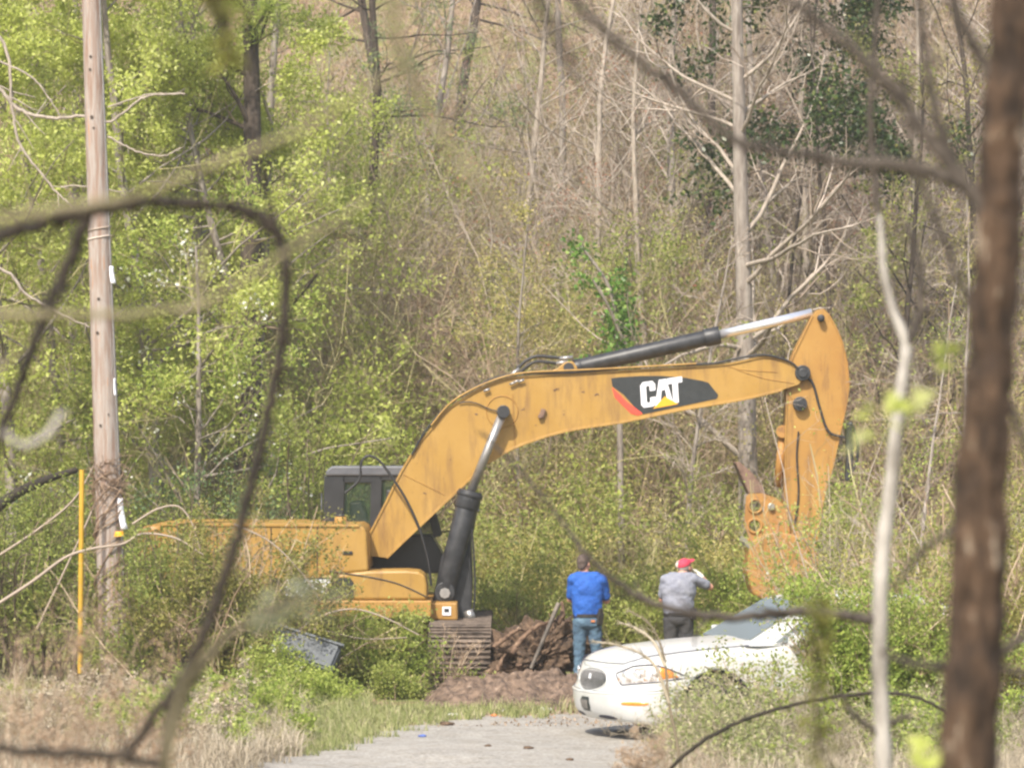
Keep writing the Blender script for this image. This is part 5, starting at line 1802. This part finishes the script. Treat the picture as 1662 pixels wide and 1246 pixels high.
bush('shrub', 'olive shrub at the right edge beyond the brown trunk', 'shrub', 1640, 43.0, 3.0, 1.3, L_OLIVE, W_TAN, n=34, lsize=.05, per=2, tint=.5, group=BR, thr=-.2, zb=0)
bush('shrub', 'fresh green shrub low behind the car bonnet, right of the red-capped man', 'shrub', 1210, 54, 1.9, 1.2, L_MID, W_OLIVE, n=30, lsize=.05, tint=.45, group=BR)
bush('shrub', 'green shrub behind the gap between the two men', 'shrub', 1030, 54, 1.6, 1.4, L_GREEN, W_OLIVE, n=30, lsize=.05, tint=.6, group=BR)
bush('shrub', 'green shrub behind the root mass', 'shrub', 850, 54, 1.5, 1.3, L_GREEN, W_OLIVE, n=30, lsize=.05, tint=.55, group=BR)
# bare twiggy shrub before the stick
wood_tree('bare_sapling', 'bare grey sapling whose twigs reach over the yellow stick', 'sapling', 1475, 45.5, 5.6, .035, B_GREY, W_PALE, (26, 6, 5), (.34, .5, .5), (1.15, .7, .7), (.01, .03, .03), t0=.15,
          leaf=L_MID, lsize=.035, per=1, thr=.1, minr=.003, branchm=B_PALE)
wood_tree('bare_sapling', 'thin bare sapling rising out of the shrubs left of the brown trunk', 'sapling', 1555, 44, 6.5, .04, B_GREY, W_TAN, (24, 6, 5), (.30, .5, .5), (1.0, .7, .7), (.01, .03, .03), t0=.15,
          leaf=L_OLIVE, lsize=.035, per=1, thr=.1, minr=.003, branchm=B_GREY)


def limb_set(root, items, Y, m, name='limb', side=True, wob=.006):
    for it in items:
        pts, w0, w1 = it[0], it[1], it[2]
        yy = it[3] if len(it) > 3 else Y
        q = smooth_path([P(x, y, yy) for x, y in pts], 8)
        q = q + rng.normal(0, wob, q.shape) * np.array([1, 1, 1])
        r = np.linspace(w0, w1, len(q)) * .5 * yy / FPX
        g = Geo()
        tubes(g, q, r, 9, m, cap=True)
        if side:
            L = np.array([np.linalg.norm(np.diff(q, axis=0), axis=1).sum()])
            s, d, l2, r2 = kids(q[None], r[None], L, 7, .15, 1, .7, .14, .5)
            p2 = grow(s, d, l2, 6, .15, .04)
            tubes(g, p2, taper(r2, 6, .4), 5, m)
        gchild(g, name, root, smooth=True)


pt = empty('pale_limbed_tree', (P(-150, 1100, 52)[0], 52, 0), 'tree with long pale curving limbs reaching in from the left past the pole', 'tree')
g = Geo()
q = smooth_path([P(-150, 1120, 52), P(-140, 700, 52), P(-120, 400, 52), P(-100, 50, 52), P(-60, -200, 52)], 8)
tubes(g, q, np.linspace(.14, .07, len(q)), 12, B_GREY)
gchild(g, 'trunk', pt, smooth=True)
limb_set(pt, [([(-130, 60), (-40, 110), (0, 145), (30, 178), (85, 192), (135, 188), (180, 197), (235, 158), (300, 153)], 8, 3), ([(-120, 30), (0, 60), (20, 180), (35, 240), (70, 285), (98, 318), (112, 330)], 6, 3),
              ([(98, 303), (140, 303), (200, 312)], 3, 2), ([(175, 222), (215, 243), (262, 254), (295, 240)], 4, 2), ([(175, 175), (235, 155), (270, 152)], 3, 2),
              ([(-130, 420), (0, 436), (40, 475), (75, 497), (120, 520), (145, 530)], 6, 3), ([(0, 100), (50, 125), (72, 150), (100, 192)], 4, 2)], 52, B_PALE)
pt2 = empty('pale_limbed_tree', (P(420, 1100, 61)[0], 61, 0), 'bare tree with pale crooked limbs among the yellow-green sprays', 'tree')
g = Geo()
q = smooth_path([P(420, 1080, 61), P(415, 700, 61), P(430, 400, 61), P(440, 150, 61), P(460, -100, 61)], 8)
tubes(g, q, np.linspace(.11, .05, len(q)), 10, B_GREY)
gchild(g, 'trunk', pt2, smooth=True)
limb_set(pt2, [([(440, 200), (415, 120), (385, 95)], 6, 3, 60), ([(440, 190), (450, 160), (500, 166), (520, 155)], 4, 2), ([(430, 330), (370, 215), (335, 150), (318, 118)], 9, 4, 60)], 61, B_PALE)

# long arching canes over the left bushes
AC = 'pale arching canes'
for pts, w, Y, lb in (([(-20, 990), (50, 945), (105, 905), (150, 890), (200, 882), (232, 866), (285, 873), (330, 900)], 6, 47.0, 'pale arching cane crossing behind the yellow marker and the pole'),
                      ([(60, 1020), (140, 850), (165, 780), (170, 700)], 4, 49.2, 'pale upright cane rising behind the pole foot'),
                      ([(0, 900), (60, 860), (120, 810), (158, 745)], 5, 49.4, 'pale cane leaning up towards the pole above the marker'),
                      ([(215, 850), (255, 826), (290, 822), (312, 850), (325, 892)], 4, 47.0, 'cane hooked over the rear of the machine'),
                      ([(470, 1030), (520, 1000), (570, 988), (620, 1000), (680, 1030)], 4, 47.3, 'thin cane arched over the shrubs below the machine rail'),
                      ([(460, 1015), (520, 1022), (590, 1036), (660, 1034)], 3, 47.3, 'nearly level thin cane right of the grey box'),
                      ([(380, 850), (440, 880), (490, 930), (520, 975)], 3, 46.8, 'thin cane slanting down across the side panels')):
    q = smooth_path([P(x, y, Y) for x, y in pts], 9)
    q[0, 2] = min(q[0, 2], q[0, 2])
    g = Geo()
    tubes(g, q, np.linspace(w, w * .5, len(q)) * .5 * Y / FPX, 7, W_PALE, tint=.35, cap=True)
    L = np.array([np.linalg.norm(np.diff(q, axis=0), axis=1).sum()])
    s, d, l2, r2 = kids(q[None], np.full((1, len(q)), .006), L, 9, .1, 1, .7, .2, .6)
    tubes(g, grow(s, d, l2, 6, .15, .02), taper(r2, 6, .5), 4, W_TAN)
    o = g.build('arching_cane', smooth=True)
    tag(o, lb, 'cane', AC)
# fallen dark log at the left
q = smooth_path([P(-40, 850, 50.5), P(20, 805, 50.5), P(70, 780, 50.4), P(125, 762, 50.3)], 6)
g = Geo()
tubes(g, q, np.linspace(.09, .04, len(q)), 10, B_LOOP, cap=True)
tag(g.build('broken_limb', smooth=True), 'dark broken limb sloping up towards the top of the yellow marker', 'limb')


# ------------------------------------------------------------------ grass and weeds (stuff)
def blades(name, label, cat, n, region, h, m, wdt=.006, lean=.5, seg=4, base=0.0, cf=1.2, thr=-1.1, ph=0.0, avoid=True, rise=None):
    (x0, x1, y0, y1) = region
    y = rng.uniform(y0, y1, n)
    x = rng.uniform(x0, x1, n) / FPX * y
    p0 = np.stack([x, y, y * 0], 1)
    k = clump(p0, cf, ph) > thr
    if avoid:
        k &= ~in_poly(jag(p0, .22) + np.array([[-.12, .1, 0]]), ROAD)
        k &= ~((np.abs(x) < 1.75) & (y > 45.3) & (y < 50))
    p0 = p0[k]
    n = len(p0)
    p0[:, 2] = ground(p0[:, 0], p0[:, 1]) + base
    H = h * rng.uniform(.5, 1.2, n)
    th = rng.uniform(0, 6.28, n)
    d = np.stack([np.cos(th), np.sin(th), 0 * th], 1)
    side = np.stack([-np.sin(th), np.cos(th), 0 * th], 1)
    ln = lean * rng.uniform(.2, 1.5, n)
    vs = []
    for i in range(seg + 1):
        f = i / seg
        c = p0 + d * (H * ln * f * f)[:, None] + np.array([0, 0, 1.]) * (H * (f - .35 * ln * f * f))[:, None]
        w = wdt * (1 - f * .85)
        vs += [c - side * w, c + side * w]
    v = np.stack(vs, 1)
    q = np.arange(n)[:, None, None] * (2 * seg + 2) + (np.arange(seg) * 2)[None, :, None] + np.array([0, 1, 3, 2])[None, None]
    g = Geo()
    g.add(v, q, m, np.repeat(np.clip(rng.normal(.5, .25, n), 0, 1), seg))
    return tag(g.build(name), label, cat, kind='stuff')


blades('grass', 'short green grass between the road edge and the low shrubs', 'grass', 42000, (-520, 60, 38.5, 49), .13, L_GRASS, .006, .7)
blades('grass', 'sparse green and straw grass under the bushes and beside the car', 'grass', 42000, (-900, 900, 40, 60), .22, L_GRASS, .007, .8, thr=-.2)
blades('dry_grass', 'pale dry grass lying on the bank at the lower left', 'dry grass', 26000, (-900, -340, 34, 46), .34, L_STRAW, .006, 1.1, avoid=True, thr=-.3)
blades('dry_grass', 'pale dry grass standing in front of the car on the lower right', 'dry grass', 24000, (250, 900, 32.5, 38.5), .50, L_STRAW, .005, .9, avoid=False, thr=-.5)
blades('leaf_litter', 'dead brown leaves on the verge and dirt', 'leaves', 5000, (-480, 250, 42.5, 50), .05, L_DRY, .02, 1.4, seg=1, avoid=False, thr=-.5)
thicket('dry_weeds', 'curling pinkish tan dry weeds massed at the lower left', 'weeds', 330, (-80, 400), (38.5, 45.5), (.35, .85), L_STRAW, L_STRAW, .035, 1, r=.005, kid=(11, 8), wig=.30, lean=.7, thr=.1, lf=.02, minr=.0028, trop=-.05, cf=2.2)
thicket('weeds', 'green weeds growing up through the dry ones at the lower left', 'weeds', 150, (-80, 480), (38.5, 45.5), (.3, .7), W_OLIVE, L_MID, .045, 3, r=.004, kid=(7, 5), lean=.6, thr=-.1, lf=.05, minr=.003, cf=1.3, ph=5)
thicket('dry_weeds', 'tangled straw coloured weeds and canes at the lower right', 'weeds', 420, (1130, 1700), (33.5, 39), (.6, 1.3), L_STRAW, L_GRASS, .04, 1, r=.005, kid=(8, 5), wig=.25, lean=.7, thr=.1, lf=.05, minr=.003, trop=-.04, cf=2.0)
thicket('dry_weeds', 'fine tan weeds in front of the car wheel', 'weeds', 190, (1100, 1300), (35, 38.5), (.5, 1.15), L_STRAW, L_GRASS, .035, 1, r=.004, kid=(7, 5), wig=.2, lean=.5, thr=.3, lf=.04, minr=.0026, cf=2.0)
thicket('weeds', 'green weeds scattered in the lower right tangle', 'weeds', 90, (1180, 1660), (34, 39), (.4, .95), W_OLIVE, L_MID, .05, 3, r=.004, kid=(6, 4), lean=.5, thr=-.1, lf=.05, minr=.003, cf=1.6, ph=2)

# crumbled soil, bark bits and clods round the root mass
n = 5200
x = rng.normal(.2, .8, n); y = rng.normal(47.6, 1.1, n)
c = np.stack([x, y, dirt_z(x, y) + .01], 1)
g = Geo()
o6 = np.array([(1, 0, 0), (0, 1, 0), (-1, 0, 0), (0, -1, 0), (0, 0, .7), (0, 0, -.5)], float)[None]
for m_, f in ((ROOTM, .5), (SLABM, .2), (ROOTB, .3)):
    k = c[rng.random(n) < f]
    r = (.010 + .06 * rng.random(len(k)) ** 5)[:, None, None] * rng.uniform(.5, 1.5, (len(k), 6, 1))
    g.add(k[:, None] + o6 * r, (np.arange(len(k))[:, None, None] * 6 + np.array([(0, 1, 4, 4), (1, 2, 4, 4), (2, 3, 4, 4), (3, 0, 4, 4)])[None]), m_)
tag(g.build('soil_crumbs'), 'crumbled brown soil and bark bits round the root mass', 'debris', kind='stuff')
# gravel lying on the road
n = 9000
y = rng.uniform(34, 47, n); x = rng.uniform(-3, 6, n)
c = np.stack([x, y, ground(x, y) + .018], 1)
c = c[in_poly(c, ROAD)]
g = Geo()
for m_, f in ((mat('pale_gravel', (.42, .40, .37), rough=.9), .55), (mat('dark_gravel', (.13, .12, .11), rough=.9), .45)):
    k = c[rng.random(len(c)) < f]
    r = rng.uniform(.006, .022, len(k))[:, None, None] * rng.uniform(.6, 1.3, (len(k), 6, 1))
    o6 = np.array([(1, 0, 0), (0, 1, 0), (-1, 0, 0), (0, -1, 0), (0, 0, .6), (0, 0, -.5)], float)[None]
    g.add(k[:, None] + o6 * r, (np.arange(len(k))[:, None, None] * 6 + np.array([(0, 1, 4, 4), (1, 2, 4, 4), (2, 3, 4, 4), (3, 0, 4, 4)])[None]), m_)
tag(g.build('gravel'), 'loose gravel scattered over the drive', 'gravel', kind='stuff')

# ------------------------------------------------------------------ out-of-focus growth close to the camera
F1Y = 8.2
f1 = empty('brown_trunk_tree', (P(1580, 1300, F1Y)[0], F1Y, 1.7), 'blurred brown tree trunk close to the camera down the right side', 'tree')
tp = [(1566, 1640, 128), (1566, 1400, 122), (1568, 1240, 112), (1580, 1100, 110), (1584, 1000, 104), (1590, 900, 100), (1592, 800, 96), (1600, 700, 92), (1606, 600, 88), (1612, 500, 86), (1618, 400, 84),
      (1624, 300, 80), (1630, 200, 76), (1640, 100, 74), (1646, 0, 72), (1660, -150, 66), (1668, -400, 58)]
q = smooth_path([(x, y, w) for x, y, w in tp], 10)
pts = np.array([P(a[0], a[1], F1Y) for a in q])
g = Geo()
rr_ = q[:, 2] * .43 * F1Y / FPX
tubes(g, pts, rr_, 40, B_BROWN)
tv = g.v[-1]
kk = np.repeat(np.arange(len(q)), 40)
for i_ in range(len(tv)):                        # bark furrows, swellings and a few knots
    c_ = Vector(tv[i_].tolist()); ax_ = pts[kk[i_]]
    n_ = unit(tv[i_] - ax_)
    d_ = .010 * mnoise.noise(Vector((c_.x * 40, c_.y * 40, c_.z * 5))) + .010 * mnoise.noise(c_ * 9) + .006 * mnoise.noise(c_ * 26)
    tv[i_] = tv[i_] + n_ * d_
gchild(g, 'trunk', f1, smooth=True)
F1B = [
    ([(1606, 400), (1585, 320), (1545, 292), (1500, 276), (1440, 268), (1380, 266), (1320, 252), (1262, 246), (1222, 238)], 27, 14),
    ([(1222, 240), (1190, 225), (1140, 185), (1090, 140), (1040, 100), (980, 50), (930, 0), (880, -60)], 17, 12),
    ([(1625, 400), (1600, 340), (1555, 285), (1500, 215), (1455, 150), (1400, 95), (1340, 45), (1270, -10), (1200, -60)], 26, 12),
    ([(1598, 560), (1565, 470), (1535, 400), (1508, 330), (1488, 260), (1475, 190), (1465, 120)], 15, 9),
    ([(1600, 360), (1560, 285), (1530, 220), (1510, 140), (1500, 70), (1490, -20)], 20, 13),
    ([(1634, 210), (1600, 110), (1578, 70), (1556, 30), (1540, -30)], 22, 16),
    ([(1600, 830), (1540, 862), (1500, 892), (1470, 925), (1448, 960)], 16, 8),
    ([(1590, 1075), (1530, 1082), (1490, 1078), (1455, 1068), (1430, 1056)], 15, 9),
    ([(1590, 1095), (1625, 1060), (1662, 1030), (1720, 1010)], 22, 14),
    ([(1600, 1075), (1662, 1092), (1740, 1100)], 14, 9),
    ([(1600, 600), (1640, 660), (1662, 720), (1700, 800)], 15, 8),
]
limb_set(f1, [(a, b, c) for a, b, c in F1B], F1Y, B_SOFT, 'branch', side=True, wob=.0022)
g = Geo()
for x, y, n_, s_ in ((1538, 572, 7, .028), (1478, 652, 9, .026), (1452, 690, 4, .02), (1512, 1228, 7, .025), (1425, 660, 5, .03), (1400, 720, 6, .03)):
    c = np.array([P(x, y, F1Y)] * n_) + rng.normal(0, s_ * .5, (n_, 3))
    leaves(g, c, .055, L_BRIGHT, .006, 1, tint=.8, aspect=.6)
gchild(g, 'leaves', f1)

F2Y = 12.5
f2 = empty('white_barked_sapling', (P(1437, 1300, F2Y)[0], F2Y, 1.7), 'blurred white-barked sapling just left of the brown trunk', 'sapling')
q = smooth_path([(1440, 1700, 44), (1436, 1300, 40), (1432, 1180, 38), (1428, 1080, 36), (1428, 980, 36), (1434, 880, 34), (1446, 790, 32), (1454, 700, 30), (1464, 620, 28), (1470, 560, 26), (1448, 500, 22), (1434, 440, 19),
                 (1430, 380, 16), (1424, 330, 9)], 8)
g = Geo()
tubes(g, np.array([P(a[0], a[1], F2Y) for a in q]), q[:, 2] * .36 * F2Y / FPX * (1 + .06 * np.sin(np.arange(len(q)) * 1.1)), 14, B_WHITE)
gchild(g, 'trunk', f2, smooth=True)
limb_set(f2, [([(1424, 345), (1418, 260), (1412, 180), (1418, 100), (1430, -60)], 13, 9), ([(1468, 560), (1490, 520), (1495, 470), (1490, 420), (1470, 360)], 16, 10), ([(1432, 1176), (1460, 1166), (1475, 1160)], 12, 8),
              ([(1428, 1004), (1400, 1004), (1370, 998), (1310, 992), (1240, 998), (1180, 1002), (1120, 994), (1060, 978), (1010, 952), (965, 915), (920, 860), (880, 805), (820, 740), (780, 700)], 19, 4),
              ([(1440, 1195), (1405, 1175), (1380, 1150), (1365, 1120)], 12, 7)], F2Y, B_SOFT, 'branch', side=True, wob=.0025)

F3Y = 9.0
f3 = empty('looping_branch', (P(265, 1500, F3Y)[0], F3Y, 1.7), 'blurred dark branch looping over the left part of the view', 'branch')
limb_set(f3, [
    ([(262, 1640), (264, 1400), (266, 1246), (272, 1180), (284, 1125), (310, 1075), (340, 1010), (362, 945), (386, 870), (404, 800), (424, 720), (442, 640), (456, 560), (464, 490), (464, 430), (452, 385), (430, 355), (392, 340),
      (340, 334), (290, 328), (235, 330), (170, 340), (100, 356), (30, 374), (-60, 398), (-200, 430)], 17, 22),
    ([(268, 1220), (300, 1130), (330, 1075), (370, 1030), (420, 1000), (470, 975)], 20, 8),
    ([(139, 356), (125, 400), (95, 460), (72, 520), (50, 570), (28, 630), (8, 690), (-20, 760)], 22, 16),
    ([(264, 1240), (180, 1226), (90, 1222), (0, 1216), (-120, 1212)], 14, 14),
    ([(200, 1232), (250, 1160), (300, 1100), (330, 1070)], 16, 12),
], F3Y, B_LOOP, 'branch', side=True, wob=.0024)
g = Geo()
cs = []
for i in range(70):
    t_ = rng.random()
    a = P(400 + 130 * t_, 1010 - 48 * t_ + rng.normal(0, 12), 6.2)
    cs.append(a)
PLUME = leafmat('pale_plume', [(0, (.26, .28, .17)), (1, (.42, .44, .32))], .5)
leaves(g, np.array(cs), .035, PLUME, .006, 1, aspect=.25)
q = smooth_path([P(262, 1700, 6.2), P(268, 1300, 6.2), P(290, 1140, 6.2), P(330, 1070, 6.2), P(400, 1010, 6.2), P(520, 965, 6.2)], 8)
tubes(g, q, np.linspace(.008, .002, len(q)), 6, B_LICHEN)
tag(g.build('seed_plume'), 'very blurred pale seed plume rising right of the dark loop foot', 'plume')

F4 = [('hanging_branch', 'blurred lichen-green branch slanting up across the yellow-green trees', [(-80, 392), (0, 360), (60, 345), (170, 326), (240, 310), (320, 278), (400, 248), (480, 215), (560, 170), (620, 130), (700, 80)], 17, 8, 6.0, B_LICHEN),
      ('hanging_branch', 'blurred pale branch running level across the pole above its middle', [(-60, 505), (0, 510), (80, 512), (180, 512), (260, 506), (325, 497), (380, 465), (450, 420), (530, 370), (600, 320)], 15, 7, 7.0, B_LICHEN),
      ('hanging_branch', 'blurred olive branch slanting down from the top left of centre', [(600, -80), (632, 0), (645, 70), (672, 140), (715, 215), (755, 270), (800, 330), (835, 390)], 24, 8, 5.2, B_LICHEN),
      ('hanging_branch', 'short blurred brown branch dropping from the top edge, centre', [(850, -60), (872, 0), (900, 50), (930, 110), (950, 140)], 22, 9, 5.5, B_LOOP),
      ('hanging_branch', 'blurred pale twig curl at the far left below the level branch', [(-60, 640), (0, 596), (20, 580), (38, 566)], 12, 5, 7.4, B_LICHEN),
      ('hanging_branch', 'blurred crescent-shaped pale twig left of the pole', [(6, 700), (22, 716), (45, 722), (75, 705), (105, 668)], 9, 12, 7.4, B_WHITE),
      ('hanging_branch', 'faint blurred upright twig above the level branch fork', [(323, 500), (324, 470), (330, 430), (336, 395)], 12, 9, 7.4, B_LICHEN),
      ('cane', 'thin brown cane arching low across the bottom right to the brown trunk', [(1050, 1290), (1110, 1225), (1180, 1180), (1260, 1150), (1340, 1133), (1420, 1124), (1480, 1130), (1530, 1152), (1580, 1200)], 7, 5, 24, B_LOOP)]
for nm, lb, pts, w0, w1, Y, m in F4:
    q = smooth_path([P(x, y, Y) for x, y in pts], 9)
    g = Geo()
    tubes(g, q + rng.normal(0, .002, q.shape), np.linspace(w0, w1, len(q)) * .5 * Y / FPX, 9, m, cap=True)
    tag(g.build(nm, smooth=True), lb, 'cane' if nm == 'cane' else 'branch', None if nm == 'cane' else 'blurred branches close to the camera')
# hanging leafy tip at the top, left of centre
g = Geo()
q = smooth_path([P(320, -150, 6.5), P(345, -20, 6.5), P(362, 50, 6.5), P(372, 90, 6.5)], 6)
tubes(g, q, np.linspace(.010, .004, len(q)), 6, B_LOOP)
c = np.array([P(345 + 30 * t, -60 + 150 * t, 6.5) for t in rng.random(70)]) + rng.normal(0, .012, (70, 3))
leaves(g, c, .05, L_OLIVE, .006, 1, tint=.2, aspect=.4)
tag(g.build('leafy_tip'), 'blurred olive leafy twig tip hanging from the top edge', 'twig')
# cedar seedling and weed stalk, softly blurred
cs_ = empty('cedar_seedling', (P(1330, 1300, 9)[0], 9, 1.7), 'blurred slim dark green cedar seedling standing in front of the car rear', 'seedling')
g = Geo()
c0 = np.array([P(1330, 700, 9)[0], 9, 1.65])
q = np.array([c0 + np.array([.01 * math.sin(t * 5), 0, t * 1.28]) for t in np.linspace(0, 1, 14)])
tubes(g, q, np.linspace(.008, .002, 14), 6, B_DARK)
gchild(g, 'stem', cs_)
t_ = rng.random(560) ** .8
a_ = rng.uniform(0, 6.28, 560)
r_ = rng.random(560) ** .5 * (.085 * (1 - t_ ** 2 * .75) * (.75 + .5 * np.sin(t_ * 37 + a_ * 2)))
g = Geo()
leaves(g, np.stack([c0[0] + r_ * np.cos(a_), c0[1] + r_ * np.sin(a_), c0[2] + .1 + t_ * 1.17], 1), .032, L_OLIVE, .006, 1, tint=.05, aspect=.35)
gchild(g, 'needles', cs_)
bush('shrub', 'sparse pale twiggy shrub veiling the yellow stick', 'shrub', 1365, 47.2, 3.7, .35, L_MID, W_PALE, n=16, hb=5, kid=(8, 5), lsize=.04, per=1, tint=.6, group=BR, thr=.0, r=.007, minr=.003)
bush('shrub', 'green shrub hiding the boot of the white car at the right edge', 'shrub', 1625, 40.0, 2.3, 1.3, L_OLIVE, W_TAN, n=40, kid=(9, 5), lsize=.045, per=4, tint=.5, group=BR, thr=-.4, zb=0)
g = Geo()
for pts in ([(1112, 1290), (1098, 1200), (1086, 1140), (1080, 1080), (1070, 1040), (1050, 1008), (1015, 988)], [(1080, 1080), (1060, 1040), (1030, 1018), (1006, 1010)], [(1086, 1140), (1066, 1085), (1040, 1060), (1000, 1046), (960, 1040)]):
    q = smooth_path([P(x, y, 30) for x, y in pts], 8)
    tubes(g, q, np.linspace(.016, .006, len(q)), 5, L_STRAW)
    s, d, l2, r2 = kids(q[None], np.full((1, len(q)), .006), np.array([1.2]), 40, .35, 1, .5, .10, .6)
    tubes(g, grow(s, d, l2, 4, .2), taper(r2, 4), 3, L_STRAW)
tag(g.build('dead_weed_stalk'), 'tall rusty tan dead weed stalk standing before the car bonnet', 'weed')
bush('dead_weed', 'blurred pinkish dead weed clump low in front of the car bumper', 'weed', 1075, 24, .55, .5, L_DRY, W_TAN, n=22, lsize=.02, per=2, thr=-.2, lf=.02, minr=.0015, r=.003, tint=.8)
bush('dead_weed', 'blurred brown twiggy weed clump in the bottom left corner', 'weed', 60, 17, 1.0, .7, L_DRY, W_TAN, n=26, lsize=.02, per=1, thr=0, lf=.02, minr=.0012, r=.003, tint=.5)
bush('dead_weed', 'blurred twiggy weed clump at the bottom left, right of the corner one', 'weed', 190, 19, .75, .6, L_DRY, W_TAN, n=20, lsize=.02, per=1, thr=0, lf=.02, minr=.0012, r=.003, tint=.6)

# ------------------------------------------------------------------ thin haze volume added to lower contrast over the whole place
bm = bmesh.new()
bm_box(bm, (0, 120, 18), (1700, 760, 46))
hz = bpy.data.meshes.new('haze')
bm.to_mesh(hz); bm.free()
ho = bpy.data.objects.new('haze', hz)
COL.objects.link(ho)
hm = bpy.data.materials.new('contrast_haze')
hm.use_nodes = True
hn = hm.node_tree
hn.nodes.clear()
pv = hn.nodes.new('ShaderNodeVolumePrincipled')
pv.inputs['Color'].default_value = (.96, .93, .82, 1)
pv.inputs['Density'].default_value = .0012
pv.inputs['Anisotropy'].default_value = .3
oo = hn.nodes.new('ShaderNodeOutputMaterial')
hn.links.new(pv.outputs[0], oo.inputs['Volume'])
hz.materials.append(hm)
tag(ho, 'thin pale haze volume added to soften contrast over the clearing and wood', 'haze', kind='stuff')
SC.cycles.volume_bounces = 0
